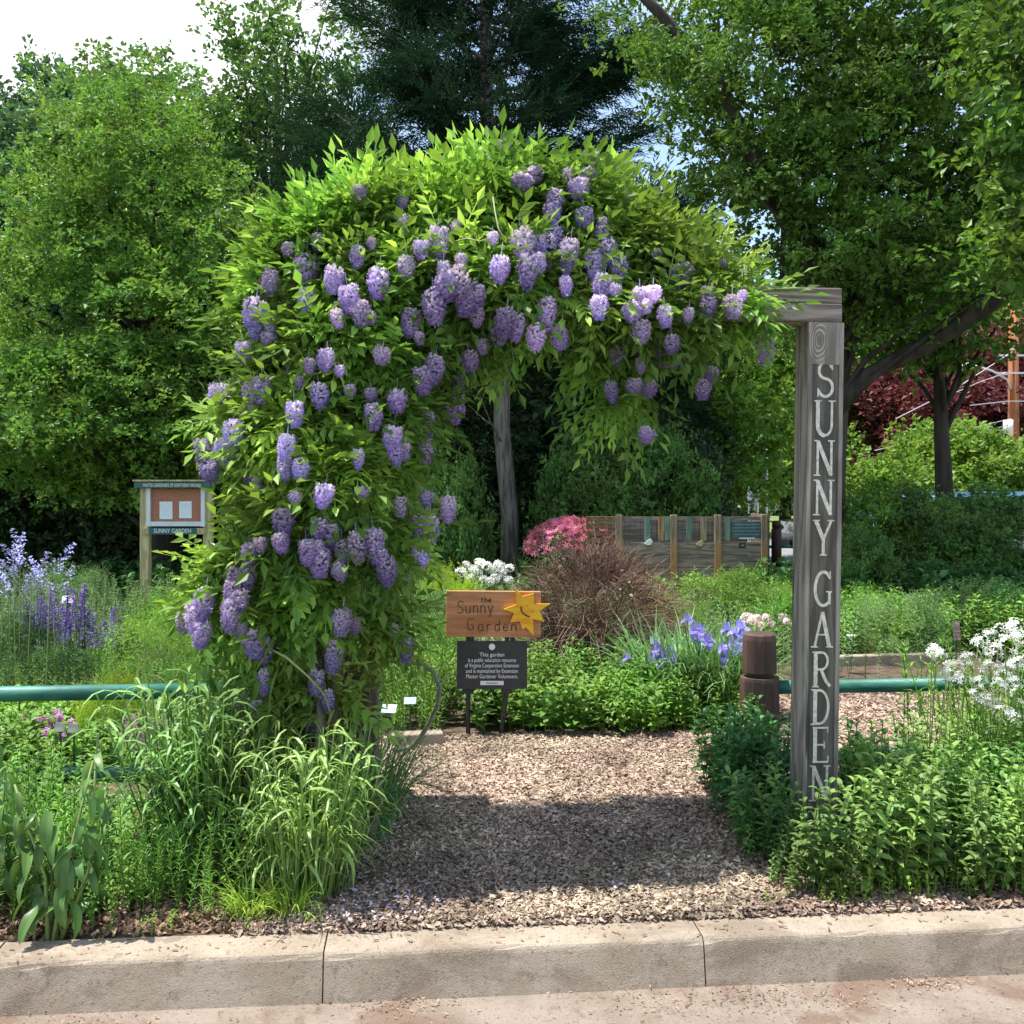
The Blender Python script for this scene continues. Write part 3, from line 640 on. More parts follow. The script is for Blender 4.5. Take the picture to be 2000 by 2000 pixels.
link('young_shoots', mk('young_shoots', V, Q, v), M['wist'], wis, True, kind='stuff')
leafme = []
for dr in (.2, .45, .7, 1.0):
    V, Q, v = compound(random.choice((11, 13)), .062, .026, True, dr); leafme.append(mk('leaf', V, Q, v * .8 + .2)); leafme[-1].materials.append(M['wist'])
wb = Vector(wis.location)
def place(me, name, p, F, s, parent, base):
    o = bpy.data.objects.new(name, me); COL.objects.link(o); o.parent = parent
    Mx = Matrix(((F[0][0], F[1][0], F[2][0]), (F[0][1], F[1][1], F[2][1]), (F[0][2], F[1][2], F[2][2]))).to_4x4()
    o.matrix_local = Matrix.Translation(Vector(p) - base) @ Mx @ Matrix.Scale(s, 4); return o
FF = frames(D[pick], U[pick])
for i, k in enumerate(pick): place(leafme[i % 4], 'leaf', P[k] - d[k] * .05, FF[i], random.uniform(.85, 1.2), wis, wb)
# flower clusters
def raceme(w, h, n=150, seed=0, drop=None):
    n = int(n * 1.9)
    t = rs.rand(n) ** .9; a = rs.rand(n) * 2 * math.pi; r = np.sin(np.clip(.16 + t * .80, 0, 1) * math.pi) ** .62 * w / 2 * (1.06 - .28 * t) * (.8 + .35 * rs.rand(n))
    z = -t * h; nr = np.stack([np.cos(a), np.sin(a), (0.5 - t) * .9], 1); P = np.stack([np.cos(a) * r, np.sin(a) * r, z], 1) * np.array([1, 1, 1]) + rs.randn(n, 3) * w * .03
    D = unit(nr + rs.randn(n, 3) * .25 + np.array([0, 0, .25]))
    s = .0092
    fl = np.array([(0, 0, 0), (s * .7, s * .75, s * .5), (s * 1.0, 0, s * .9), (s * .7, -s * .75, s * .5), (s * .9, s * .40, -.1 * s), (s * 1.25, 0, -s * .45), (s * .9, -s * .40, -.1 * s)])
    fq = np.array([(0, 1, 2, 3), (0, 4, 5, 6)])
    pale = np.clip(1.0 - t * 1.2 + rs.randn(n) * .30, 0, 1)
    V, Q, v = bake(fl, fq, P, frames(D, np.tile(Zv, (n, 1))), .8 + rs.rand(n) * .5, v=pale, tv=np.array([.95, .0]))
    # stalk
    b = len(V); SVt = [(.002, 0, .05), (-.002, 0, .05), (-.002, 0, -h * .9), (.002, 0, -h * .9)]
    return np.concatenate([V, SVt]), np.concatenate([Q, [(b, b + 1, b + 2, b + 3)]]), np.concatenate([v, [.3]])
RM = []
for asp in (1.0, 1.0, 1.25, 1.25, 1.5, 1.5, 1.8):
    V, Q, v = raceme(.075, .075 * asp, int(105 + 75 * asp)); m = mk('flower_cluster', V, Q, v); RM.append((asp, m))
RMp = []
for asp, m in RM: q = m.copy(); q.materials.append(M['fpale']); RMp.append((asp, q)); m.materials.append(M['fw'])
for p, best, px, w, h in RP:
    wm = w * S * best / 2000 * .90; asp = h / w
    h *= random.uniform(.92, 1.12); k = min(range(len(RM)), key=lambda i: abs(RM[i][0] - asp) + random.random() * .12)
    pale = (h < 32 and random.random() < .6) or random.random() < .18
    me = (RMp if pale else RM)[k][1]
    o = bpy.data.objects.new('flower_cluster', me); COL.objects.link(o); o.parent = wis
    o.location = Vector(p) - wb; sc1 = wm / .075; o.scale = (sc1, sc1, h * S * best / 2000 * 1.0 / (.075 * RM[k][0])); o.rotation_euler = (random.uniform(-.16, .16), random.uniform(-.16, .16), random.uniform(0, 6.28))
# woody stems
mb = MB()
sr = random.Random(3)
for i in range(6):
    x0, y0 = -.72 + sr.uniform(-.15, .15), 4.0 + sr.uniform(-.12, .2); pts = []
    for k in range(14):
        t = k / 13; a = t * 7 + i; pts.append((x0 + math.cos(a) * .06 + sr.uniform(-.02, .02), y0 + math.sin(a) * .07, .15 + t * 2.2))
    mb.tube(pts, [.020 * (1 - k / 20) for k in range(14)], 6)
for i in range(4):
    pts = []; x0 = -.75
    for k in range(12): t = k / 11; pts.append((x0 + t * (1.1 + i * .08), 4.2 + x0 * .08 + .1 * math.sin(t * 6 + i * 1.3) + i * .06, 2.45 + .05 * math.sin(t * 9 + i * 2)))
    mb.tube(pts, .012, 5)
mb.link('stem', M['vinewood'], wis, True, world=True)
mb = MB()
mb.tube([at(505, 1222, 3.75), at(540, 1240, 3.72), at(580, 1275, 3.74), at(612, 1310, 3.8), at(625, 1350, 3.85), at(605, 1385, 3.9)], [.005, .0045, .004, .0035, .003, .002], 5)
mb.tube([at(930, 372, 3.75), at(934, 400, 3.66), at(940, 430, 3.62), at(952, 452, 3.6)], .003, 4)
mb.tube([at(860, 455, 3.62), at(880, 450, 3.6), at(905, 455, 3.6), at(925, 450, 3.6)], .0025, 4)
mb.tube([at(1500, 700, 4.15), at(1480, 690, 4.1), at(1440, 650, 4.05)], .002, 4) if 0 else None
mb.link('tendril', M['stem'], wis, True, world=True)

# ------------------------------------------------------------------ green rail fence with bollards
def bollard(label, x, D, h=.755, group='brown bollards of the rail fence'):
    t = thing('bollard', label, 'bollard', (x, D, .15), group)
    r = .1; pr = [(0, r), (.52, r * .985), (.535, r * .96), (.54, r * .60), (.552, r * .60), (.556, r * .83), (.562, r * .85), (.72, r * .83), (.744, r * .79), (.752, r * .68), (.755, 0.002)]
    k = h / .755; n = 12; V = []; F = []
    low = [p for p in pr if p[0] <= .5521]; cap = [p for p in pr if p[0] >= .5519]
    for nm, pp in (('shaft', low), ('cap', cap)):
        mb = MB(); mb.tube([(0, 0, z * k) for z, _ in pp], [q for _, q in pp], n); 
        o = mb.link(nm, M['bollard'], t); o.data.polygons.foreach_set('use_smooth', [False for p in o.data.polygons])
    return t
bollard('round brown bollard with grooved neck left of the lettered post', gx(1433, 5.06)[0], 5.06)
bollard('dark bollard half hidden under the wisteria beside the grass', gx(676, 4.86)[0], 4.86, .70)
def raild(X): return 5.06 + (X - 1.2) * .0875 - .02
def rail(label, x0, x1, z, r=.036):
    mb = MB(); mb.tube([(x0, raild(x0), z), (x1, raild(x1), z)], r, 20); o = mb.link('fence_rail', M['rail'], None, True, label=label, cat='rail', group='green pipe rails')
    return o
rail('upper green pipe rail at left, running from frame edge to the wisteria', -4.2, -.72, .665)
rail('lower green pipe rail at left, half buried in weeds', -4.2, -.72, .285)
rail('green pipe rail behind the lettered post, ending in white flowers', 1.30, 5.2, .635, .034)
rail('low green pipe rail at right hidden in leafy plants', 1.30, 5.2, .285, .034)

# ------------------------------------------------------------------ text and signs
def text_mesh(s, size, space=1., line=1.2):
    c = bpy.data.curves.new('print', 'FONT'); c.body = s; c.size = size; c.align_x = 'CENTER'; c.align_y = 'CENTER'; c.space_character = space; c.space_line = line
    c.extrude = .0006; c.offset = .0; c.resolution_u = 3
    o = bpy.data.objects.new('print', c); COL.objects.link(o); bpy.context.view_layer.update()
    me = bpy.data.meshes.new_from_object(o); bpy.data.objects.remove(o); bpy.data.curves.remove(c); return me
def text(s, size, mat, parent, loc, name='lettering', sx=1., space=1., line=1.2, rot=(R(90), 0, 0)):
    o = link(name, text_mesh(s, size, space, line), mat, parent); o.location = loc; o.rotation_euler = rot; o.scale = (sx, 1, 1); return o
SD = 6.05
so = at(961 / S * 1.0, 1400, SD); sx0 = (961 - 1000) * SD / 2000
def zs(y): return 1.6 - (y - 960) * SD / 2000 - .15
def xs(x): return (x - 961) * SD / 2000
sg = thing('information_sign', 'black sign on twin stakes with white lines of print and a round seal', 'sign', (sx0, SD, .15))
MB().box((0, 0, 0), (.415, .012, .283), bev=.002).link('sign_panel', M['signblack'], sg).location = (0, 0, zs(1298.5))
for xa, xb in ((914, 914), (990, 979)):
    mb = MB(); mb.tube([(xs(xb), .02, 0), (xs(xa), .02, zs(1345)), (xs(xa), .02, zs(1250) + .02)], .0135, 6)
    mb.box((xs(xa), .015, zs(1350)), (.07, .01, .035)).link('stake', M['black'], sg)
for k, ln in enumerate(('This garden', 'is a public education resource', 'of Virginia Cooperative Extension', 'and is maintained by Extension', 'Master Gardener Volunteers.')):
    text(ln, .0335, M['white'], sg, (0, -.0075, zs(1278.5 + k * 10.6)), sx=[.93, .70, .70, .74, .77][k])
mb = MB(); mb.tube([(0, -.009, zs(1263)), (0, -.006, zs(1263))], .0185, 20); mb.link('seal', M['white'], sg)
MB().box((0, -.0075, 0), (.137, .003, .024)).link('logo_strip', M['white'], sg).location = (0, 0, zs(1333.5))
text('Extension', .017, M['signblack'], sg, (.0, -.0095, zs(1333.5)))
wsg = thing('wooden_sign', 'brown wooden board reading the Sunny Garden above the black sign', 'sign', (sx0, SD, .15), 'x'); del wsg['group']
bo = MB().box((0, 0, 0), (.56, .024, .272), bev=.004).link('board', M['signwood'], wsg); bo.location = (xs(963.5), 0, zs(1199)); bo.rotation_euler = (0, R(.6), 0)
for xa in (921, 1001): MB().box((xs(xa), .008, zs(1248)), (.028, .008, .045)).link('bracket', M['black'], wsg)
H = {  # hand lettering: lower case x-height .62
 'S': [[(.86, .84), (.7, .97), (.4, .98), (.16, .82), (.24, .6), (.6, .45), (.84, .26), (.7, .06), (.36, 0), (.1, .12)]],
 'u': [[(.12, .62), (.12, .16), (.3, .0), (.62, .02), (.84, .2)], [(.84, .62), (.84, 0)]],
 'n': [[(.14, .62), (.14, 0)], [(.14, .42), (.4, .62), (.72, .58), (.84, .4), (.84, 0)]],
 'y': [[(.1, .62), (.48, .08)], [(.9, .62), (.3, -.35)]],
 'G': [[(.86, .95), (.2, .95), (.14, .5), (.18, .1), (.5, 0), (.84, .08), (.84, .42), (.5, .44)]],
 'a': [[(.82, .6), (.3, .6), (.12, .34), (.2, .04), (.6, .02), (.82, .2)], [(.84, .62), (.84, 0)]],
 'r': [[(.2, .62), (.2, 0)], [(.2, .4), (.5, .62), (.82, .58)]],
 'd': [[(.82, .58), (.3, .6), (.12, .34), (.2, .04), (.6, .02), (.82, .2)], [(.84, 1.05), (.84, 0)]],
 'e': [[(.14, .34), (.86, .36), (.74, .58), (.34, .62), (.12, .36), (.22, .06), (.6, 0), (.86, .12)]],
 't': [[(.4, .98), (.4, .05), (.6, 0)], [(.1, .66), (.75, .68)]], 'h': [[(.15, 1), (.15, 0)], [(.15, .42), (.45, .6), (.8, .5), (.82, 0)]]}
def hand(s, x, z, w, h, pitch):
    for i, ch in enumerate(s):
        mb = MB(); strokes(mb, [(p, .13) for p in H[ch]], w, h, x + i * pitch, z + h / 2, -.012, .0012, idx0=i, scale_w=.045)
        mb.link('letter', M['carve'], wsg, label='carved letter ' + ch)
def cr(cx, cy): return (xs(840 + cx * .18638), zs(1120 + cy * .18638))
x, z = cr(320, 415); hand('S', x, z, .048, .073, .05)
x, z = cr(400, 412); hand('unny', x, z, .036, .070, .0445 * 1.9 / 1.05 * .5 + .0045 * 0 + .0035)
x, z = cr(425, 590); hand('G', x, z, .046, .070, .05)
x, z = cr(530, 600); hand('arden', x, z, .037, .062, .0490)
x, z = cr(548, 298); hand('the', x, z, .018, .028, .022)
star = [(890, 148), (965, 235), (1085, 205), (1090, 312), (1255, 313), (1145, 388), (1192, 492), (1078, 472), (1083, 642), (1000, 552), (972, 580), (935, 492), (838, 505), (882, 405), (772, 370), (905, 318)]
ss = thing('star_ornament', 'yellow wooden sun star with smiling face on the brown board', 'ornament', (sx0, SD - .03, .15))
mb = MB(); mb.prism([cr(*p) for p in star], -.008, .014); o = mb.link('star', M['sun'], ss)
mb = MB(); strokes(mb, [([cr(*p) for p in ((955, 340), (952, 370), (965, 400), (990, 422), (1015, 436), (1042, 447))], .01)], 1, 1, .5, .5, -.008, .0015, scale_w=.9); mb.link('smile', M['carve'], ss)
for e in ((1015, 330), (1072, 388)):
    x, z = cr(*e); mb = MB(); mb.tube([(x, -.0105, z), (x, -.007, z)], .0055, 10); mb.link('eye', M['orange'], ss)
# ------------------------------------------------------------------ notice board at left
ND = 11.; nx0 = (342 - 1000) * ND / 2000
nb = thing('notice_board', 'glazed notice board on two new timber posts under the tree', 'notice board', (nx0, ND, .15))
def nx(x): return (x - 342) * ND / 2000
def nz_(y): return 1.6 - (y - 960) * ND / 2000 - .15
def crn(cx, cy): return nx(230 + cx * .14493), nz_(920 + cy * .14493)
for a in (.365, ):
    for cx in (368, 1215):
        MB().box((0, 0, 0), (.095, .09, 1.50), bev=.004).link('post', M['newwood'], nb).location = (crn(cx, 0)[0], 0.02, .76)
x0, zt1 = crn(265, 165); x1, _ = crn(1282, 200)
MB().box(((x0 + x1) / 2, -.05, crn(0, 190)[1]), (x1 - x0, .10, .062), bev=.003).link('header', M['greensign'], nb)
MB().box(((x0 + x1) / 2, .0, crn(0, 150)[1] + .016), (x1 - x0 + .02, .24, .018)).link('roof', M['newwood'], nb)
text('MASTER GARDENERS OF NORTHERN VIRGINIA', .052, M['white'], nb, ((x0 + x1) / 2, -.102, crn(0, 193)[1]), sx=.56)
cx0, cz0 = crn(460, 255); cx1, cz1 = crn(1135, 680)
MB().box(((cx0 + cx1) / 2, 0, (cz0 + cz1) / 2), (cx1 - cx0 + .05, .03, cz0 - cz1 + .03)).link('cork_panel', M['cork'], nb)
for (bx, bz, w, h) in ((cx0 - .022, (cz0 + cz1) / 2 - .01, .042, cz0 - cz1 + .09), (cx1 + .022, (cz0 + cz1) / 2 - .01, .042, cz0 - cz1 + .09)):
    MB().box((bx, -.03, bz), (w, .04, h), bev=.003).link('frame', M['alu'], nb)
MB().box(((cx0 + cx1) / 2, -.032, cz1 - .025), (cx1 - cx0 + .09, .04, .05), bev=.003).link('frame', M['alu'], nb)
for (a, b, c_, d_) in ((572, 412, 745, 648), (835, 408, 1003, 635)):
    xa, za = crn(a, b); xb, zb = crn(c_, d_)
    o = MB().box(((xa + xb) / 2, -.018, (za + zb) / 2), (xb - xa, .004, za - zb)).link('paper_sheet', M['paper'], nb)
    for k in range(6): MB().box(((xa + xb) / 2, -.0205, za - .03 - k * .024), ((xb - xa) * .7, .001, .006)).link('print_line', M['alu'], o)
ga, gb = crn(395, 805)[0], crn(1165, 805)[0]
MB().box(((ga + gb) / 2, -.04, crn(0, 808)[1]), (x1 - x0 - .13, .04, .066)).link('lower_rail', M['newwood'], nb)
MB().box(((crn(450, 0)[0] + crn(1085, 0)[0]) / 2, -.066, crn(0, 805)[1]), (crn(1085, 0)[0] - crn(450, 0)[0], .012, .066)).link('nameplate', M['greensign'], nb)
text('SUNNY GARDEN', .062, M['white'], nb, ((crn(450, 0)[0] + crn(1085, 0)[0]) / 2, -.073, crn(0, 805)[1]), sx=.85)

# ------------------------------------------------------------------ timber compost bin
BD = 13.; bx0 = (1330 - 1000) * BD / 2000
bn = thing('compost_bin', 'grey timber compost bin with wire upper panels and upright slats', 'compost bin', (bx0, BD, .15))
def bx(cx): return (1140 + cx * .19669 - 1330) * BD / 2000
def bz(cy): return 1.6 - (980 + cy * .19669 - 960) * BD / 2000 - .15
for cx in (350, 892, 1330, 1790):
    MB().box((0, 0, 0), (.082, .09, bz(130)), bev=.004).link('post', M['binpost'], bn).location = (bx(cx), 0, bz(130) / 2)
rows = [bz(398), bz(525), bz(655), bz(790), bz(930), 0.02]
for i, (ca, cb) in enumerate(((380, 862), (922, 1300), (1362, 1765))):
    for k, (za, zb) in enumerate(zip(rows[:-1], rows[1:])):
        MB().box(((bx(ca) + bx(cb)) / 2, .012 * (k % 2), (za + zb) / 2), (bx(cb) - bx(ca) - .004, .03, za - zb - .008), bev=.003).link('board', M['bin'], bn)
    MB().box(((bx(ca) + bx(cb)) / 2, .02, bz(165)), (bx(cb) - bx(ca), .035, .045)).link('top_rail', M['bin'], bn)
    mb = MB(); zt_, zb_ = bz(185), bz(395)
    for k in range(9): xx = bx(ca) + (bx(cb) - bx(ca)) * (k + .5) / 9; mb.tube([(xx, .03, zb_), (xx, .03, zt_)], .003, 3)
    for k in range(6): zz = zb_ + (zt_ - zb_) * (k + .5) / 6; mb.tube([(bx(ca), .034, zz), (bx(cb), .034, zz)], .003, 3)
    mb.link('wire_mesh', M['net'], bn)
for cx, m in ((630, 'slat_g'), (768, 'slat_o'), (828, 'slat_g'), (1045, 'slat_g'), (1190, 'binpost'), (1425, 'slat_g')):
    MB().box((bx(cx), -.008, (bz(145) + bz(385)) / 2), (.07, .018, bz(145) - bz(385) - .004)).link('slat', M[m], bn)
MB().box((bx(1615), -.012, (bz(195) + bz(365)) / 2), (.36, .012, bz(195) - bz(365)), bev=.002).link('painted_board', M['teal'], bn)
for k in range(4): MB().box((bx(1615), -.0195, bz(225 + k * 33)), (.32, .002, .006)).link('print_line', M['paleblue'], bn)
MB().box((bx(1620), -.0195, bz(362)), (.2, .003, .018)).link('print_line', M['white'], bn)
mb = MB(); mb.box((bx(1572), -.014, bz(432)), (.085, .014, .066), bev=.003).link('plaque', M['black'], bn)
MB().box((bx(1576), -.022, bz(430)), (.035, .003, .022)).link('plaque_mark', M['bin'], bn)
for (cx, cy, w) in ((640, 400, .105), (1150, 412, .10)):
    o = MB().prism([(-w / 2, -.02), (-w * .2, .02), (w * .3, .045), (w / 2, .01), (w * .3, -.03), (-w * .1, -.04)], -.01, .012).link('hanging_tag', M['white'] if w > .102 else M['newwood'], bn); o.location = (bx(cx), -.035, bz(cy))
for k in range(12):                                                      # left return wall of thin slats
    o = MB().box((0, 0, 0), (.012 + .36, .02, .062), bev=.003).link('slat', M['sideslat'], bn); o.location = (bx(350) - .045 - .19, -.02 + .006 * (k % 2), bz(130) - .05 - k * .092); 
MB().box((0, 0, 0), (.03, .9, 1.15)).link('side_panel', M['bin'], bn).location = (bx(1790) + .06, .46, .58)
MB().box((0, 0, 0), (.03, .9, 1.1)).link('side_panel', M['bin'], bn).location = (bx(125) + 0, .46, .56)
MB().box(((bx(125) + bx(1790)) / 2, .92, .55), (bx(1790) - bx(125), .03, 1.06)).link('rear_panel', M['bin'], bn)

# ------------------------------------------------------------------ trees
def tubes_limbs(mb, base, top, targets, r0, rnd_, nmax=60, sides=6):
    base = Vector(base); top = Vector(top)
    for tg in targets[:nmax]:
        tg = Vector(tg); t = min(.92, max(.12, (tg.z - base.z) / max(.1, top.z - base.z) * .75 - .05)); st = base.lerp(top, t)
        d = tg - st; L = d.length; r = max(.012, r0 * .38 * (1 - t * .6))
        m1 = st + d * .35 + Vector((rnd_.uniform(-.1, .1), rnd_.uniform(-.1, .1), rnd_.uniform(-.02, .12))) * L; m2 = st + d * .7 + Vector((rnd_.uniform(-.07, .07), rnd_.uniform(-.07, .07), rnd_.uniform(0, .1))) * L
        mb.tube([st, m1, m2, tg], [r, r * .7, r * .45, r * .15], sides - 1, False)
def crown_pts(ells, n, shell=.5):
    E = np.array(ells); w = E[:, 3] * E[:, 5] * E[:, 4] ** .5; i = rs.choice(len(E), n, p=w / w.sum()); d = rdir(n); r = (shell + (1 - shell) * rs.rand(n) ** .7)
    return E[i, :3] + d * E[i, 3:6] * r[:, None], unit(d / E[i, 3:6])
def make_tree(name, label, base, ells, nc, per, tm, ts, cr_, flat, lm, bm_, r0, top=None, trunk=None, group=None, cat='tree', limbs=60, upb=.25, shell=.5, extra=None):
    rnd_ = random.Random(int(abs(base[0] * 100)) + nc); t = thing(name, label, cat, (base[0], base[1], .15), group)
    C, dn = crown_pts(ells, nc, shell); n = nc * per; ci = np.repeat(np.arange(nc), per)
    rr = cr_ * (.6 + rs.rand(nc) * .8); off = rs.randn(n, 3) * np.array([1, 1, flat]) * .55 * rr[ci][:, None]
    P = C[ci] + off; D = unit(dn[ci] * .7 + unit(off) * .6 + rs.randn(n, 3) * .35 + np.array([0, 0, upb]))
    cv = rs.rand(nc); v = np.clip(cv[ci] * .4 + rs.rand(n) * .6, 0, 1)
    V, Q, v = mixbake(tm, P, frames(D, unit(Zv + rs.randn(n, 3) * .3)), ts * (.75 + rs.rand(n) * .5), v)
    base = Vector((base[0], base[1], .10)); top = Vector(top) if top is not None else Vector((base.x, base.y, max(e[2] + e[5] * .6 for e in ells)))
    link('crown', mk('crown', V, Q, v), lm, t, True)
    mb = MB(); pts = trunk or [base, base.lerp(top, .3) + Vector((rnd_.uniform(-.1, .1), 0, 0)), base.lerp(top, .6) + Vector((rnd_.uniform(-.15, .15), 0, 0)), top]
    m = len(pts); mb.tube(pts, [r0 * (1.15 if k == 0 else 1 - .8 * k / (m - 1)) for k in range(m)], 10)
    o = np.argsort(rs.rand(nc)); tubes_limbs(mb, pts[0], pts[-1], [C[k] for k in o], r0, rnd_, limbs)
    if extra:
        for pp, rr_ in extra: mb.tube(pp, rr_, 9)
    mb.link('trunk', bm_, t, True, world=True)
    return t
TW = [twig(11, .085, .05, .16) for _ in range(4)]
TWm = [twig(10, .13, .075, .2, .5) for _ in range(4)]
TWf = [twig(12, .17, .11, .32) for _ in range(4)]
ND_ = [needle() for _ in range(4)]
# bright layered tree at left
make_tree('hawthorn_tree', 'bushy yellow green tree in layers behind the notice board', at(300, 0, 14.5), [(-5.35, 14.6, 3.7, 2.2, 2.0, 2.3), (-5.35, 14.4, 5.6, 1.15, 1.2, 1.5), (-5.8, 14.2, 2.7, 2.8, 2.0, 1.1), (-3.8, 14.2, 3.3, 1.1, 1.2, 1.2), (-5.2, 14.4, 6.8, .5, .5, .6)],
          300, 40, TW, .86, .74, .17, M['bright'], M['bark'], .2, limbs=90, shell=.45)
make_tree('oak_tree', 'tall airy green tree rising behind the left tree, trunk forked', at(520, 0, 24), [(-5.7, 24, 9.2, 2.5, 2.3, 3.6), (-4.6, 24, 11.0, 1.5, 1.5, 2.1), (-6.9, 24, 10.6, 1.3, 1.3, 1.8), (-5, 24, 5.5, 2.4, 2, 2.4)],
          110, 18, TWf, .9, .7, .6, M['mid'], M['bark'], .22, limbs=80, shell=.3)
make_tree('far_tree', 'round topped bluish tree against the cloud at far left', at(110, 0, 31), [(-13.2, 31, 9, 3, 3, 4.6), (-13.4, 31, 12.6, 1.6, 1.6, 1.5)], 110, 24, TWf, 1.15, 1.0, .6, M['blue'], M['bark'], .25, limbs=40)
make_tree('far_tree', 'hazy bluish tree cut by the left frame edge', at(-20, 0, 27), [(-14.0, 27, 7.5, 2.6, 2.6, 4.6), (-13.2, 27, 4, 3, 2.5, 3)], 110, 24, TWf, 1.1, 1.0, .6, M['blue'], M['bark'], .25, limbs=40)
make_tree('far_tree', 'thin topped tree behind the layered tree below the cloud', at(245, 0, 28), [(-10.3, 28, 9, 2.3, 2.3, 4.0), (-9.5, 28, 12.1, 1.0, 1.0, 1.4), (-7.7, 27, 7, 2, 2, 4)], 120, 20, TWf, 1.0, .8, .7, M['mid'], M['bark'], .22, limbs=60, shell=.3)
make_tree('far_tree', 'small yellow green tree between layered tree and wisteria', at(590, 0, 20), [(-3.9, 20, 5.2, 1.4, 1.3, 2.0), (-3.6, 20, 3.4, 1.8, 1.5, 1.8)], 60, 24, TW, 1.5, .7, .5, M['bright'], M['bark'], .12, limbs=30)
# conifer with the pale trunk
t_ = at(950, 1000, 16)
def conifer():
    bx_, by_ = t_[0], 16.; t = thing('cedar_tree', 'dark feathery conifer with sunlit pale trunk seen through the arch', 'tree', (bx_, by_, .15))
    pts = [(bx_ + .12, by_, .1), (bx_ + .10, by_, 1.2), (bx_ - .03, by_, 2.6), (bx_ - .02, by_, 4.2), (bx_ - .25, by_, 7), (bx_ - .3, by_, 10), (bx_ - .3, by_, 13.2)]
    mb = MB(); mb.tube(pts, [.175, .14, .13, .125, .11, .08, .02], 12); Ps = []; Ds = []; Us = []; cv = []
    def tp(z):
        for a, b in zip(pts[:-1], pts[1:]):
            if a[2] <= z <= b[2]: f = (z - a[2]) / (b[2] - a[2]); return np.array([a[0] + (b[0] - a[0]) * f, by_, z])
        return np.array(pts[-1])
    for k in range(150):
        z0 = 3.7 + 9.0 * rs.rand() ** .9; a = rs.rand() * 2 * math.pi; L = 3.1 * (1 - max(0, (z0 - 4.2) / 10.2)) ** .6 * (.55 + .5 * rs.rand()); rise = .42 + rs.randn() * .15
        s = tp(z0); d = np.array([math.cos(a), math.sin(a), rise]); e = s + d * L; mid = s + d * L * .5 + np.array([0, 0, -.08 * L])
        mb.tube([s, mid, e], [.038, .022, .006], 5, False); c = rs.rand()
        m = int(L * 36)
        for q in range(m):
            f = .3 + .7 * (q + rs.rand()) / m; c0 = s + (e - s) * f; side = np.array([-math.sin(a), math.cos(a), 0]) * rs.randn() * .28 * (1.15 - f)
            Ps.append(c0 + side * 1.0 + rs.randn(3) * .07); Ds.append(np.array([math.cos(a), math.sin(a), .05]) * .7 + side * 1.6 + rs.randn(3) * .25); cv.append(c * .5 + rs.rand() * .5)
    for k in range(16):                          # bare dead limbs low on the trunk
        z0 = 2.3 + 2.6 * rs.rand(); a = rs.rand() * 6.28; s = tp(z0); L = .5 + rs.rand() * 1.3; mb.tube([s, s + np.array([math.cos(a), math.sin(a), .45]) * L * .5, s + np.array([math.cos(a), math.sin(a), .55]) * L], [.02, .012, .004], 5, False)
    Ps = np.array(Ps); Ds = np.array(Ds); V, Q, v = mixbake(ND_, Ps, frames(Ds, unit(Zv + rs.randn(len(Ps), 3) * .4)), .95 + rs.rand(len(Ps)) * .5, np.array(cv))
    link('crown', mk('crown', V, Q, v), M['conif'], t, True); mb.link('trunk', M['bark_pale'], t, True, world=True)
conifer()
make_tree('conifer_tree', 'dense dark conifer behind the wisteria at upper left', at(700, 0, 20), [(-3.1, 20, 5.4, 1.2, 1.2, 2.8), (-3.3, 20, 7.9, .7, .7, 1.4)], 130, 24, ND_, 1.7, .7, .4, M['conif'], M['bark'], .18, limbs=60, upb=-.1)
make_tree('conifer_tree', 'dark conifer tip showing right of the wisteria top', at(1190, 0, 19), [(2.0, 19, 4.2, 1.3, 1.2, 1.9), (2.4, 19, 5.8, .9, .9, 1.0)], 90, 26, ND_, 1.6, .6, .4, M['conif'], M['bark'], .14, limbs=40)
# maple at right
mt = at(1556, 1000, 12.2)
ex = [([at(1560, 700, 12.2), at(1545, 560, 12.0), at(1490, 420, 11.6), at(1405, 270, 11.2), at(1350, 150, 11), at(1240, 20, 10.8), at(1180, -40, 10.7)], [.15, .13, .115, .10, .08, .06, .04]),
      ([at(1560, 800, 12.2), at(1640, 705, 12.0), at(1750, 650, 11.7), at(1850, 580, 11.4), at(1960, 500, 11), at(2150, 420, 10.5)], [.07, .09, .11, .13, .15, .15]),
      ([at(1600, 600, 12.2), at(1700, 430, 12.3), at(1820, 260, 12.3), at(1900, 60, 12.3)], [.13, .11, .08, .04])]
make_tree('maple_tree', 'large spreading maple filling the upper right above the lettered post', mt,
          [(*at(1700, 330, 12.2), 1.6, 2.0, 1.6), (*at(1560, 150, 11.8), 1.5, 1.7, 1.3), (*at(1420, 110, 11.2), 1.15, 1.3, .9), (*at(1270, 100, 11), .55, .7, .42), (*at(1850, 120, 12), 1.5, 1.7, 1.6), (*at(1375, 370, 11.6), .5, .8, .35), (*at(1470, 400, 12), 1.2, 1.3, .85), (*at(1650, 560, 12.4), 1.35, 1.4, .75), (*at(1860, 450, 12.6), 1.2, 1.5, .95), (*at(1350, 440, 12.3), .5, .7, .35), (*at(1450, 330, 10.9), .9, .5, .55), (*at(1330, 90, 10.5), .5, .4, .3), (*at(1640, 420, 11), 1.0, .5, .7), (*at(1800, 560, 11.2), .8, .4, .35), (*at(1400, -60, 11.4), 1.6, 1.5, .8), (*at(1700, -80, 12), 2.4, 2, 1.2)],
          360, 34, TWm, .56, .50, .32, M['maple'], M['bark'], .19, top=tuple(at(1600, 150, 12.3)), limbs=50, upb=-.05, extra=ex, shell=.35)
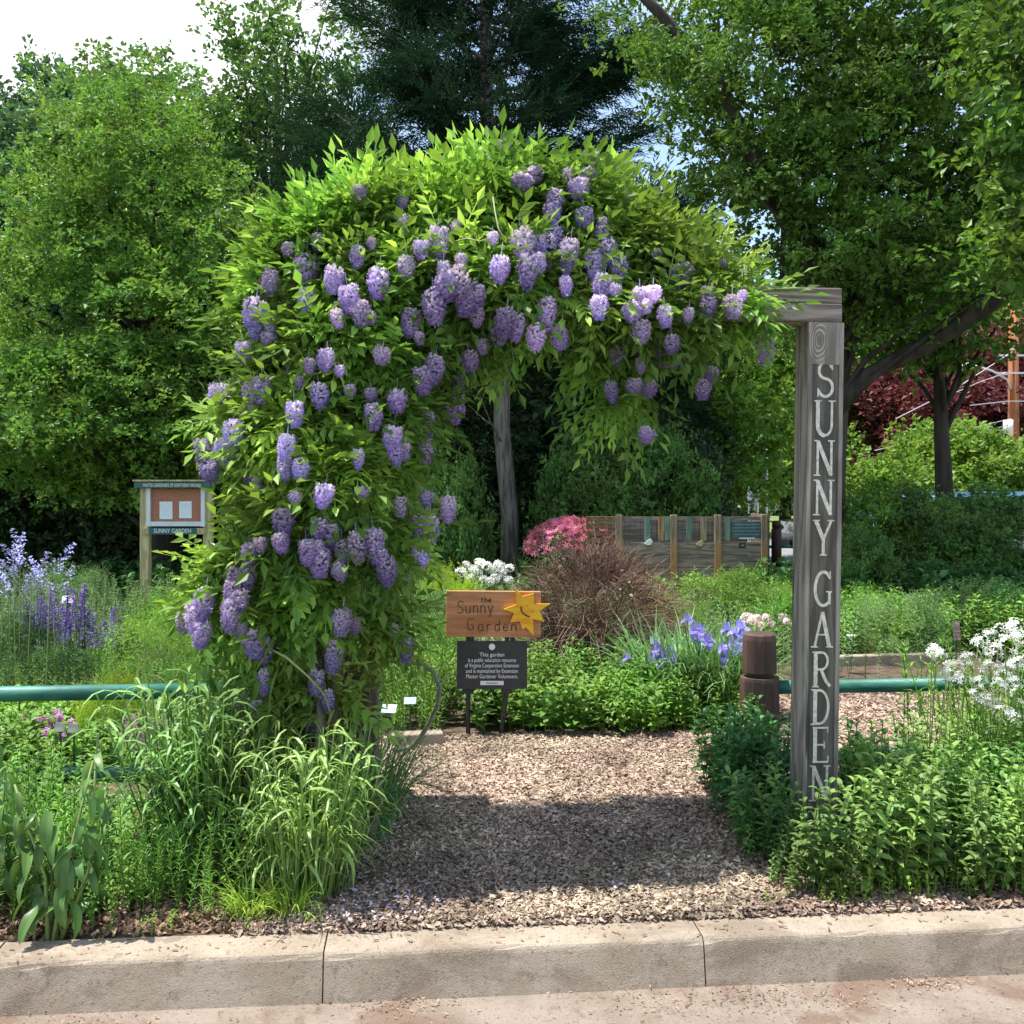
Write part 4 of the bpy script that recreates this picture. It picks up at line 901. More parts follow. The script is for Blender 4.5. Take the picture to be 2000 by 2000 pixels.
make_tree('maple_tree', 'leaning shoots of a nearer maple entering at the top right corner', at(2080, 0, 8.5), [(*at(1950, 60, 8.5), .35, .5, .42), (*at(1925, 480, 8.5), .10, .3, .22), (*at(2080, 250, 8.5), .7, .8, 1.6)], 60, 16, TW, 1.2, .3, .6, M['maple'], M['bark'], .12, limbs=50)
s1 = at(1775, 1000, 13.5)
make_tree('slender_tree', 'slim dark trunked tree right of the lettered post', s1, [(s1[0], 13.6, 4.2, 1.0, 1.0, .9), (s1[0] + .7, 13.8, 5.5, 1.2, 1.2, 1.2)], 60, 20, TWm, .85, .5, .5, M['maple'], M['bark'], .15, top=(s1[0] + .02, 13.5, 5.6), trunk=[(s1[0] + .05, 13.5, .1), (s1[0] + .05, 13.5, 1.5), (s1[0], 13.5, 2.6), (s1[0] - .05, 13.5, 3.9), (s1[0] + .1, 13.5, 5.6)], limbs=30)
# middle distance trees right of centre
make_tree('broadleaf_tree', 'mid green tree with open foliage beyond the compost bin', at(1370, 0, 21), [(*at(1370, 800, 21), 1.7, 1.6, 1.5), (*at(1440, 640, 21.5), 1.8, 1.6, 1.2), (*at(1250, 760, 20.5), 1.0, 1.2, 1.5)], 130, 22, TWm, 1.05, .6, .55, M['light'], M['bark'], .12, limbs=60, shell=.3)
make_tree('broadleaf_tree', 'fresh lime green tree between the posts of the far street', at(1480, 0, 34), [(*at(1460, 800, 34), 2.6, 2.4, 3.0), (*at(1560, 700, 36), 2.6, 2.4, 3.2)], 90, 20, TWf, 1.2, 1.0, .6, M['light'], M['bark'], .2, limbs=40)
make_tree('broadleaf_tree', 'lime green tree above the red maple by the pole', at(1760, 0, 42), [(*at(1830, 660, 42), 3.2, 3, 1.6), (*at(1640, 720, 40), 2.6, 2.5, 3.4), (*at(1900, 640, 42), 3, 2, 1.2)], 110, 20, TWf, 1.5, 1.1, .6, M['light'], M['bark'], .25, limbs=40)
make_tree('red_maple', 'dark red leaved maple behind the utility wires at right', at(1830, 0, 32), [(*at(1800, 790, 32), 3.3, 3, 1.7), (*at(1900, 750, 32), 2.6, 2.5, 2.0), (*at(1720, 850, 32), 2, 2, 1.2)], 130, 22, TWf, 1.15, .9, .5, M['red'], M['bark'], .25, limbs=60)
make_tree('broadleaf_tree', 'sunlit pale green tree in front of the red maple', at(1800, 0, 24), [(*at(1800, 900, 24), 1.5, 1.5, 1.0), (*at(1860, 960, 24), 1.4, 1.5, 1.2), (*at(1680, 960, 23), 1.0, 1.4, 1.0)], 90, 22, TWf, .85, .6, .5, M['light'], M['bark'], .12, limbs=30)
# dark masses: shrubs that share two crowns
def shrub_mesh(n_c, per, tm, ts, cr_, flat, nm='crown'):
    C, dn = crown_pts([(0, 0, .5, 1, .8, .55)], n_c, .55); n = n_c * per; ci = np.repeat(np.arange(n_c), per); off = rs.randn(n, 3) * np.array([1, 1, flat]) * cr_ * .55
    P = C[ci] + off; P[:, 2] = np.abs(P[:, 2]); D = unit(dn[ci] * .7 + rs.randn(n, 3) * .5 + Zv * .2); v = np.clip(rs.rand(n_c)[ci] * .4 + rs.rand(n) * .6, 0, 1)
    V, Q, v = mixbake(tm, P, frames(D, unit(Zv + rs.randn(n, 3) * .3)), ts * (.75 + rs.rand(n) * .5), v); return mk(nm, V, Q, v)
def big_mesh():
    C, dn = crown_pts([(0, 0, 1.5, 2, 1.7, 1.6)], 110, .6); n = 110 * 26; ci = np.repeat(np.arange(110), 26); P = C[ci] + rs.randn(n, 3) * np.array([.3, .3, .14]); P[:, 2] = np.abs(P[:, 2])
    V, Q, v = mixbake(TWm, P, frames(unit(dn[ci] * .7 + rs.randn(n, 3) * .5), unit(Zv + rs.randn(n, 3) * .35)), .7 + rs.rand(n) * .4); return mk('crown', V / np.array([2, 2, 3.1]), Q, v)
SHA = [big_mesh() for _ in range(2)]
mbs = MB()
for k in range(7): a = k * .9; mbs.tube([(math.cos(a) * .05, math.sin(a) * .05, 0), (math.cos(a) * .3, math.sin(a) * .25, .35), (math.cos(a) * .55, math.sin(a) * .45, .8)], [.02, .014, .006], 5)
SHS = mbs.mesh('stem'); SHS.materials.append(M['bark'])
_shc = {}
def shrub(label, px, D, w, h, mat, i=0, name='shrub', group=None, cat='shrub', stem=True, z=.15, meshes=None):
    p = gx(px, D); t = thing(name, label, cat, (p[0], D, z), group); key = (i % 2, mat.name, id(meshes))
    if key not in _shc: m = (meshes or SHA)[i % 2].copy(); m.materials.clear(); m.materials.append(mat); _shc[key] = m
    c = link('crown', _shc[key], None, t); c.scale = (w / 2, w / 2, h); c.rotation_euler = (0, 0, random.uniform(-.6, .6) + (math.pi if i > 1 else 0))
    if stem: s = link('stem', SHS, None, t); s.scale = (w / 2, w / 2, h * .9)
    return t
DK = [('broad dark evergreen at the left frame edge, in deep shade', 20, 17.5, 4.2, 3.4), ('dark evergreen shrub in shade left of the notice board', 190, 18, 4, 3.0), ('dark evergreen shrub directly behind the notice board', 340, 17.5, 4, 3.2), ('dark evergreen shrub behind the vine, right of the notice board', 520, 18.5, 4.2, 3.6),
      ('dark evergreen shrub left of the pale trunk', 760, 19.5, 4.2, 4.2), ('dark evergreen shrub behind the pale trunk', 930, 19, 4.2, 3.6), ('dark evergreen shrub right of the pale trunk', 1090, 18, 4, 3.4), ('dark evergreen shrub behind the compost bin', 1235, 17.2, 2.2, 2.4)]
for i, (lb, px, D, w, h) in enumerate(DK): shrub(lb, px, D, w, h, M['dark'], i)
for i, (lb, px, D, w, h, m) in enumerate([('tall dark tree shaped evergreen far behind the pale trunk', 830, 24, 6, 5.6, 'dark'), ('tall dark evergreen mass far behind, right of the pale trunk', 1080, 23, 6, 5.4, 'dark'), ('far evergreen filling the gap between layered tree and vine', 620, 25, 6, 5, 'dark'), ('far dark evergreen behind the left frame edge tree', 60, 24, 7, 5, 'dark'), ('far dark evergreen behind the notice board', 330, 24, 7, 5, 'dark'),
        ('mid green shrub with sunlit leaves right of the pale trunk', 1115, 15.5, 1.6, 2.2, 'mid'), ('mid green shrub in half shade above the pink azalea', 1190, 16, 2.2, 2.6, 'mid'), ('small leaved green shrub between vine and pale trunk', 835, 14, 1.2, 2.0, 'mid'),
        ('dense viburnum right of the lettered post', 1670, 12.5, 1.6, 1.5, 'herb'), ('viburnum with sunlit tips beside the slim trunk', 1770, 12.2, 1.6, 1.42, 'mid'), ('viburnum in shade before the parked cars', 1880, 12.6, 1.8, 1.45, 'mid'), ('shaded shrub at the right frame edge', 1985, 11.8, 1.3, .35, 'herbd'), ('dark shrub just right of the lettered post, lower', 1625, 11.4, .8, 1.0, 'mid'),
        ('low dark shrub under the slim trunk', 1790, 11.2, 1.8, .65, 'herbd'),
        ('round lime shrub far down the street by the blue bin', 1400, 50, 3.4, 2.6, 'light')]):
    shrub(lb, px, D, w, h, M[m], i)
# far wood: one mass behind everything
n = 26000; ang = rs.rand(n) * 1.9 - .95; Dd = 62 + rs.rand(n) * 14; X = np.tan(ang) * Dd * .8
hmax = 9 + 3 * np.sin(X * .12) + 2.0 * np.sin(X * .41 + 1); hmax = np.where((X > 8) & (X < 60), hmax * .55, hmax)
Zp = .2 + rs.rand(n) ** .8 * hmax; P = np.stack([X, Dd, Zp], 1)
V, Q, v = mixbake(TWf, P, frames(rdir(n, .2), unit(Zv + rs.randn(n, 3) * .4)), 3.2 + rs.rand(n) * 2)
link('far_woods', mk('far_woods', V, Q, v), M['mid'], label='distant wood closing the view behind the street', cat='woods', kind='stuff')

# ------------------------------------------------------------------ street things far right
up = thing('utility_pole', 'reddish wooden utility pole with white bands near right edge', 'utility pole', (gx(1912, 28)[0], 28, .15))
p = gx(1912, 28); mb = MB(); zt_ = at(0, 570, 28)[2] - .15; mb.tube([(0, 0, 0), (0, 0, zt_)], [.17, .12], 14); mb.link('pole', M['polew'], up, True)
for yy in (660, 672, 705): MB().box((0, -.14, at(0, yy, 28)[2] - .15), (1.0, .06, .05)).link('cross_arm', M['steel'], up)
for yy in (930, 955, 975):
    mb = MB(); zz = at(0, yy, 28)[2] - .15; mb.tube([(0, 0, zz - .12), (0, 0, zz + .12)], .19, 14); mb.link('white_band', M['white'], up, True)
mb = MB(); zz = at(0, 808, 28)[2] - .15; mb.tube([(-.22, -.15, zz - .22), (-.22, -.15, zz + .22)], .13, 12); mb.link('transformer', M['white'], up, True)
sl = thing('street_lamp', 'pale cobra head street lamp on a bowed arm from the pole', 'street lamp', (p[0], 28, .15))
rel = lambda x, y: tuple(at(x, y, 27.9) - np.array([p[0], 28, .15]))
mb = MB(); mb.tube([rel(1908, 735), rel(1900, 716), rel(1872, 700), rel(1850, 693), rel(1835, 690)], .035, 8); mb.link('arm', M['steel'], sl, True)
mb = MB(); mb.tube([rel(1838, 690), rel(1825, 691), rel(1808, 692), rel(1798, 690)], [.05, .13, .12, .03], 10); mb.link('lamp_head', M['alu'], sl, True)
for lb, a, b, c in (('lowest sagging wire ending behind the lettered post', (1908, 790), (1800, 815), (1650, 850)), ('second wire from below running left from the pole', (1908, 800), (1820, 825), (1680, 838)), ('wire just under the street lamp', (1908, 700), (1850, 720), (1800, 742)), ('upper wire crossing the red maple', (1990, 757), (1900, 757), (1830, 765)), ('highest wire from the cross arm to the left', (1908, 665), (1800, 735), (1690, 790))):
    mb = MB(); mb.tube([at(*a, 27.8), at(*b, 27.2), at(*c, 26.5)], .011, 4); mb.link('wire', M['steel'], label='overhead ' + lb, cat='wire', group='wires on the utility pole')
hs = thing('house', 'sliver of a pale gabled house at the right frame edge', 'house', (at(1980, 0, 50)[0] + 2, 50, .15))
MB().box((0, 0, 4.3), (5.6, 6, 8.6)).link('wall', M['house'], hs); mb = MB(); mb.prism([(-3.1, 8.6), (3.1, 8.6), (0, 10.6)], -3.2, 3.2); mb.link('roof', M['asph'], hs)
w_ = MB().box((-1.7, -3.02, 6.6), (.9, .06, 1.3)).link('window', M['white'], hs); MB().box((-1.7, -3.07, 6.6), (.74, .03, 1.14)).link('pane', M['glassblue'], w_)
MB().prism([(-1.1, 0), (1.1, 0), (1.3, .8), (.7, 1.5), (0, 1.75), (-.8, 1.4), (-1.3, .7)], -.6, .6).link('orange_barrier', M['orange'], label='orange tarp heap at the foot of the utility pole', cat='tarp').location = (gx(1932, 27)[0], 27, .15)
def car(label, x, y, rz, paint, L=4.5, group='parked cars'):
    t = thing('parked_car', label, 'car', (x, y, .14), group, rz)
    body = [(-2.2, .32), (-2.22, .62), (-2.1, .84), (-1.2, .96), (1.5, .97), (2.1, .90), (2.22, .62), (2.18, .32), (1.75, .3), (1.62, .55), (1.38, .68), (1.12, .55), (1.0, .3), (-1.0, .3), (-1.12, .55), (-1.38, .68), (-1.62, .55), (-1.75, .3)]
    MB().prism(body, -.88, .88).link('body', paint, t)
    MB().prism([(-1.15, .962), (-.55, 1.38), (-.2, 1.46), (1.0, 1.46), (1.35, 1.38), (1.85, .972)], -.72, .72, lambda q: (q[0], q[1] * (1 - .12 * max(0, q[2] - .96) / .5), q[2])).link('cabin', paint, t)
    for s in (-1, 1):
        for (a, b, c_, d_) in ((-.98, -.48, -.0, -.0), (.08, .08, .95, .95)):
            MB().prism([(a, .99), (b, 1.36), (c_ if c_ else 0, 1.38), (d_ if d_ else 0, .99)], s * .70, s * .735).link('window', M['glassblue'], t)
    MB().prism([(-1.19, .985), (-.60, 1.37), (-.57, 1.36), (-1.13, .975)], -.62, .62).link('windscreen', M['glassblue'], t)
    MB().prism([(1.87, .99), (1.36, 1.375), (1.33, 1.36), (1.82, .98)], -.62, .62).link('rear_window', M['glassblue'], t)
    for wx in (-1.38, 1.38):
        for s in (-1, 1):
            mb = MB(); mb.tube([(wx, s * .70, .33), (wx, s * .90, .33)], .33, 18); w = mb.link('wheel', M['tyre'], t)
            mb = MB(); mb.tube([(wx, s * .895, .33), (wx, s * .915, .33)], .2, 14); mb.link('rim', M['steel'], w)
    for s in (-1, 1):
        MB().box((-2.17, s * .62, .72), (.12, .34, .14), bev=.02).link('headlight', M['alu'], t); MB().box((2.16, s * .65, .75), (.12, .26, .16), bev=.02).link('tail_light', M['orange'], t)
    MB().box((-2.24, 0, .42), (.03, .5, .12)).link('number_plate', M['white'], t)
    return t
c1 = at(1985, 1000, 13.8); car('black parked car cut by the right frame edge', c1[0] + 1.75, 15.0, R(8), M['carblack'])
car('pale blue parked car behind the shrubs at right', at(1800, 0, 17)[0], 17.2, R(5), M['carblue'])
car('dark parked car behind the viburnum, left of the pale blue one', at(1800, 0, 18)[0], 21, R(5), M['carblack'])
car('white car at the far kerb behind the compost bin', at(1392, 0, 52)[0], 52, R(70), M['carwhite'])
car('white car beyond the lawn, left of the lettered post', at(1432, 0, 62)[0], 62.5, R(20), M['carwhite'])
car('pale car beyond the lawn, partly behind the lettered post', at(1478, 0, 63)[0] + 1.4, 63.5, R(10), M['alu'])
for lb, px, D in (('small dark bollard of the far fence left of the lettered post', 1465, 20), ('small dark bollard of the far fence right of the lettered post', 1640, 20), ('small dark bollard by the far road behind the viburnum', 1815, 20)):
    t = thing('far_bollard', lb, 'bollard', (gx(px, D)[0], D, .15), 'bollards along the far road'); mb = MB(); mb.tube([(0, 0, 0), (0, 0, .72)], .1, 12).link('shaft', M['bollard'], t, True); mb = MB(); mb.tube([(0, 0, .745), (0, 0, .86), (0, 0, .88)], [.09, .09, .06], 12); mb.tube([(0, 0, .715), (0, 0, .75)], .06, 10).link('cap', M['bollard'], t, True)
for z, lb in ((.52, 'upper dark rail linking the far bollards'),):
    mb = MB(); mb.tube([(gx(1380, 20)[0], 20, z), (gx(2050, 20)[0], 20.2, z)], .03, 8); mb.link('far_rail', M['rail'], None, True, label=lb, cat='rail')
for (px, lb, ht) in ((1447, 'thin green pole by the far lawn', 3.2), (1430, 'thin grey pole left of the green pole', 3.6)):
    D = 30; mb = MB(); mb.tube([(gx(px, D)[0], D, .1), (gx(px, D)[0], D, ht)], .035, 8); mb.link('sign_pole', M['steel'], None, True, label=lb, cat='pole')
for px, lb in ((1414, 'left blank street sign panel by the lawn'), (1424, 'right blank street sign panel by the lawn')):
    t = thing('street_sign', lb, 'street sign', (gx(px, 29)[0], 29, .15), 'street signs by the lawn'); MB().box((0, 0, 1.45), (.13 + .02 * (px > 1420), .03, .75)).link('panel', M['alu' if px < 1420 else 'steel'], t); mb = MB(); mb.tube([(0, .03, 0), (0, .03, 1.8)], .03, 8).link('pole', M['steel'], t, True)
tb = thing('blue_bin', 'small blue bin beside the far parked car', 'bin', (gx(1364, 45)[0], 45, .15)); MB().box((0, 0, .62), (.75, .7, 1.25), bev=.05).link('body', M['fblue'], tb); MB().box((0, 0, 1.32), (.8, .76, .1), bev=.03).link('lid', M['fblue'], tb)

# ------------------------------------------------------------------ garden planting
LS = dict(
    mon=[leafystem(.55, 10, .115, .044, .5, .9, 3) for _ in range(4)],
    fine=[leafystem(.5, 16, .05, .010, .6, .5, 1, whorl=3) for _ in range(3)],
    broad=[leafystem(.35, 6, .12, .06, .6, .7, 2) for _ in range(3)],
    low=[leafystem(.2, 5, .06, .026, .6, .6, 2) for _ in range(3)],
    willow=[leafystem(.65, 15, .085, .015, .6, .5, 2) for _ in range(3)])
def patch(name, label, cat, tmpl, P, s, mat, tilt=.12, kind='stuff', parent=None, out=None):
    V, Q, v = mixbake(tmpl, P, yawframes(len(P), tilt, out), s * (.75 + rs.rand(len(P)) * .5)); V[:, 2] = np.maximum(V[:, 2], .15)
    return link(name, mk(name, V, Q, v), mat, parent, label=label, cat=cat, kind=kind)
def rect(n, x0, x1, y0, y1, z=.15): return np.stack([x0 + rs.rand(n) * (x1 - x0), y0 + rs.rand(n) * (y1 - y0), np.full(n, z)], 1)
def uvr(n, u0, u1, v0, v1, z=.15):
    u = u0 + rs.rand(n) * (u1 - u0); v = v0 + rs.rand(n) * (v1 - v0); return np.stack([u * CY - v * SY, 3.27 + u * SY + v * CY, np.full(n, z)], 1)
# right foreground
P = np.concatenate([uvr(400, 1.08, 2.9, .24, .85), uvr(200, 1.45, 3.1, .8, 1.3), uvr(60, 1.30, 1.7, .4, 1.0)])
P = P[~((np.abs(P[:, 0] - 1.20) < .16) & (P[:, 1] > 3.72))]
patch('bee_balm', 'dense light green leafy perennials in the right foreground by the kerb', 'perennials', LS['mon'], P, .66, M['mon'])
P = uvr(150, 1.0, 1.6, .50, 1.25); P = P[(np.abs(P[:, 0] - 1.26) > .13) | (P[:, 1] < 3.98)]
P = P[~((np.abs(P[:, 0] - 1.19) < .10) & (P[:, 1] < 4.15) & (P[:, 1] > 3.8))]
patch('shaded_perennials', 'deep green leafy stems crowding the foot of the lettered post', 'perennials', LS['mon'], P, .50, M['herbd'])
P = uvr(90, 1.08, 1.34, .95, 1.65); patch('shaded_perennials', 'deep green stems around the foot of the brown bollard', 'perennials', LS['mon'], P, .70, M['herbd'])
P = uvr(170, 1.1, 3, .19, .36); P2 = np.concatenate([uvr(110, .98, 1.5, .22, .8), uvr(50, 1.0, 1.4, .7, 1.1)])
patch('low_leafy_stems', 'short leafy stems filling the gap before the lettered post', 'perennials', LS['mon'], P2, .34, M['mon'])
P3 = np.concatenate([uvr(26, -1.45, -.62, .17, .26), uvr(10, .9, 1.2, .17, .25)])
patch('kerb_sprouts', 'tiny green sprouts in the litter at the back of the kerb', 'weeds', LS['low'], P3, .28, M['lawn'])
patch('kerb_weeds', 'small low weeds along the kerb in front of the right bed', 'weeds', LS['low'], P, .55, M['herb'])
P = np.concatenate([uvr(26, 1.9, 2.6, .2, .34)]); patch('yellow_weeds', 'yellow green sprouts in front of the right bed near the frame edge', 'weeds', LS['low'], P, .5, M['yel'])
P = uvr(230, 2.15, 3.5, .9, 1.9); patch('bluestar_foliage', 'feathery stems under the white flowers at right', 'perennials', LS['willow'], P, .92, M['herb'])
# white star flowers at right
fl5 = []
for sides in (5,):
    V = []; Q = []
    for k in range(5): a = k * 2 * math.pi / 5; b = len(V); V += [(0, 0, 0), (math.cos(a - .3) * .6, math.sin(a - .3) * .6, .1), (math.cos(a), math.sin(a), .15), (math.cos(a + .3) * .6, math.sin(a + .3) * .6, .1)]; Q.append((b, b + 1, b + 2, b + 3))
    star5 = (np.array(V), np.array(Q))
def blossoms(n, r, size, flat=.7, tmpl=star5):
    d = rdir(n, .4); P = d * r * (.6 + .4 * rs.rand(n))[:, None] * np.array([1, 1, flat]); V, Q, v = bake(*tmpl, P, frames(np.cross(d, rdir(n)), unit(d + Zv * .5)), size * (.7 + rs.rand(n) * .6)); return mk('flower_head', V, Q, v)
bh = [blossoms(24, .05, .015) for _ in range(3)]
for m in bh: m.materials.append(M['fwhite'])
bs_ = thing('bluestar', 'white bluestar with starry flower heads by the right frame edge', 'flowering plant', gx(1880, 4.55))
bb = Vector(bs_.location)
wf = [(1770, 1235), (1762, 1228), (1800, 1258), (1830, 1245), (1850, 1210), (1868, 1195), (1890, 1190), (1915, 1180), (1925, 1200), (1900, 1215), (1875, 1230), (1845, 1310), (1860, 1322), (1880, 1330), (1895, 1345), (1915, 1355), (1925, 1250), (1900, 1262), (1870, 1262), (1885, 1292), (1915, 1285), (1930, 1310), (1815, 1280), (1850, 1285), (1790, 1275)]
for i, (px, py) in enumerate(wf):
    D = 4.2 + random.random() * .35; q = at(px, py, D); o = link('flower_head', bh[i % 3], None, bs_); o.location = Vector(q) - bb; o.rotation_euler = (0, 0, random.random() * 6); k = random.uniform(.75, 1.15); o.scale = (k, k, k)
mb = MB()
for px, py in wf: q = at(px, py, 4.4); mb.tube([(q[0] + random.uniform(-.1, .1), 4.5, .15), (q[0], 4.42, q[2] - .02)], .003, 4)
mb.link('stem', M['stem'], bs_, world=True)
# left foreground: ornamental grass clumps
CULM = [leafystem(.72, 7, .24, .015, .75, 1.9, 5, whorl=1, elev=.75, bare=.25) for _ in range(5)]
def culms(t, n, s, spread, mat):
    a = rs.rand(n) * 6.28; r = np.sqrt(rs.rand(n)) * spread; P = np.stack([np.cos(a) * r, np.sin(a) * r, 0 * a], 1); out = np.stack([np.cos(a), np.sin(a), 0 * a], 1) * (r / spread)[:, None] * .16
    V, Q, v = mixbake(CULM, P, yawframes(n, .10, out), s * (.6 + rs.rand(n) * .5)); link('culms', mk('culms', V, Q, v), mat, t)
def clump(label, px, D, n, h, spread, W, lean, mat, name='ornamental_grass', cat='grass clump', seeds=0, group=None, droop=1.1):
    p = gx(px, D); t = thing(name, label, cat, p, group); V, Q, v = grassblades(n, h, spread, W, lean, droop=droop); link('blades', mk('blades', V, Q, v), mat, t)
    if seeds: 
        m = seeds; a = rs.rand(m) * 6.28; l = .12 + rs.rand(m) * .25; D_ = unit(np.stack([np.cos(a) * l, np.sin(a) * l, np.ones(m)], 1)); P = np.stack([np.cos(a), np.sin(a), 0 * a], 1) * spread * .6
        V, Q, v = bake(*ribbon(1, .004 / h, 4, .35), P, frames(D_, unit(np.cross(D_, rs.randn(m, 3)))), h * (.9 + rs.rand(m) * .25)); link('stalk', mk('stalk', V, Q, v), M['stem'], t)
    return t
culms(clump('tall arching grass clump at the foot of the wisteria, left one', 412, 3.92, 300, .66, .17, .010, .28, M['grassb'], seeds=60, droop=.8), 170, 1.0, .22, M['grassb'])
culms(clump('arching grass clump beside the path, right one of the pair', 578, 3.70, 300, .50, .13, .0095, .34, M['grassb'], seeds=40, droop=.8), 130, .80, .16, M['grassb'])
clump('darker fine grass clump behind the right clump at the path edge', 668, 4.3, 500, .55, .15, .007, .6, M['iris'])
clump('small grass tuft at the kerb below the right clump', 470, 3.50, 160, .16, .06, .005, .9, M['lawn'], name='grass_tuft')
clump('small grass tuft at the kerb right of the first tuft', 545, 3.50, 130, .17, .05, .005, .9, M['lawn'], name='grass_tuft')
clump('brown bladed withered grass between the two tall clumps', 520, 3.78, 160, .25, .12, .008, 1.0, M['brown'], name='dry_grass')
P = uvr(240, -2.2, -.85, .36, .95); lr = lambda P: P[~((P[:, 0] / P[:, 1] > -.425) & (P[:, 0] / P[:, 1] < -.345) & (P[:, 1] > 3.55))]; P = lr(P)
patch('weed_bed', 'tangled light green willow leaved weeds at lower left', 'weeds', LS['willow'], P, .56, M['herb'], .2)
P = uvr(260, -2.0, -1.2, .3, 1.3); patch('low_herbs', 'low leafy greenery below the left rails', 'weeds', LS['mon'], P, .36, M['herb'], .2)
P = uvr(150, -2.2, -.95, .24, .55); patch('low_weeds', 'low feathery weeds behind the kerb at lower left', 'weeds', LS['fine'], P, .55, M['herb'], .25)
P = lr(uvr(260, -2.4, -1.05, .9, 1.7)); patch('left_perennials', 'mixed leafy perennials around the lower left rail', 'perennials', LS['mon'], P, .52, M['herb'], .15)
# drooping broad leaved plant at lower left
t = thing('broad_leaved_plant', 'drooping plant with long broad leaves hanging over the kerb', 'plant', gx(92, 3.30)); bl_ = [mk('leaf', *strip(1, .27, 9, dr, .14, twist=tw)) for dr, tw in ((1.1, .2), (.8, -.3), (1.4, .1))]
for m in bl_: m.polygons.foreach_set('use_smooth', [True] * len(m.polygons)); m.materials.append(M['milk']); a = m.attributes.new('v', 'FLOAT', 'FACE'); a.data.foreach_set('value', [.3 + .3 * (i % 2) for i in range(len(m.polygons))])
mb = MB(); base = np.array(t.location)
for st in range(4):
    hx, hy = (-.02 + .06 * (st % 3), .02 + .05 * (st // 2)); tip = (hx + (-.1, .1, .04, -.04)[st], hy - .04 * st * .3, (.50, .58, .66, .40)[st]); mb.tube([(hx * .3, hy * .3, 0), (hx, hy, .2), tip], [.008, .006, .004], 6)
    for k in range(20):
        f = .12 + .88 * k / 19; z = tip[2] * f; a = k * 2.4 + st; L = random.uniform(.075, .14) * (1.05 - .35 * f * (f > .85))
        o = link('leaf', bl_[(k + st) % 3], None, t); o.location = (hx * (1 - f) + tip[0] * f, hy * (1 - f) + tip[1] * f, z); o.rotation_euler = Euler((R(random.uniform(-25, 25)), R(random.uniform(5, 50)), a)); o.scale = (L, L, L)
for (a, L, z, tl) in ((-1.75, .23, .20, 62), (-1.45, .22, .30, 65), (-1.2, .2, .26, 60), (-1.9, .19, .12, 20), (-2.6, .22, .12, 15), (-1.6, .2, .42, 60), (-2.1, .2, .38, 55)):
    o = link('leaf', bl_[1], None, t); o.location = (.02 + random.uniform(-.05, .05), .0, z); o.rotation_euler = Euler((0, R(tl), a)); L *= .72; o.scale = (L, L * 1.1, L)
mb.link('stem', M['stem'], t, True)
t2 = copy_tree(t); t2.location = gx(10, 3.55); t2.rotation_euler = (0, 0, 2.2); t2.scale = (1, 1, 1.05); t2['label'] = 'drooping broad leaved plant cut by the left frame edge'
t3 = copy_tree(t); t3.location = gx(170, 3.52); t3.rotation_euler = (0, 0, 1.1); t3.scale = (.7, .7, .62); t3['label'] = 'smaller broad leaved plant right of the overhanging one'
# mid ground cover, one mass per bed
def bed(name, label, n, x0, x1, y0, y1, key, s, m, tilt=.15): return patch(name, label, 'perennials', LS[key], rect(n, x0, x1, y0, y1), s, M[m], tilt)
bed('left_bed', 'bright green border plants between the rail and the notice board', 900, -5.2, -1.3, 6.4, 8.3, 'willow', .44, 'herb')
bed('left_bed', 'grey green border plants in front of the notice board', 700, -6.2, -1.2, 8.6, 11.2, 'fine', 1.0, 'herb2')
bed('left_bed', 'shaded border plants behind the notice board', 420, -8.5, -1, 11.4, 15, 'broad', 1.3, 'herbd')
bed('left_bed', 'leafy low plants just behind the left rails', 520, -3.4, -1.15, 5.1, 6.3, 'broad', .62, 'herb')
bed('centre_bed', 'bright leafy plants behind the information sign', 480, -1.3, 1.4, 6.3, 7.6, 'mon', .62, 'herb')
bed('centre_bed', 'broad leaved green plants at the foot of the signs', 150, -.25, .95, 6.02, 6.6, 'broad', .72, 'herb')
bed('centre_bed', 'fine green plants between vine and signs', 330, -1.35, -.42, 5.9, 7.2, 'fine', .85, 'herb')
bed('centre_bed', 'grey green plants beyond the signs', 620, -2.2, 2.8, 7.7, 10.6, 'willow', .75, 'herb2')
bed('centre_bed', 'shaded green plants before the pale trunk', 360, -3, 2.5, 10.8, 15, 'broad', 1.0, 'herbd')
bed('right_bed', 'bright low leafy plants at the foot of the iris clump', 180, .6, 1.5, 6.05, 6.6, 'mon', .5, 'herb')
bed('right_bed', 'green perennials beyond the mulch at right', 820, 2.0, 6.2, 8.7, 11, 'mon', .8, 'herb')
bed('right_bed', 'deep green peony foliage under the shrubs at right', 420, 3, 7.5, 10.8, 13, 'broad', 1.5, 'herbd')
bed('right_bed', 'green plants before the compost bin', 330, 1.3, 3.6, 10.2, 12.6, 'broad', 1.1, 'herb')
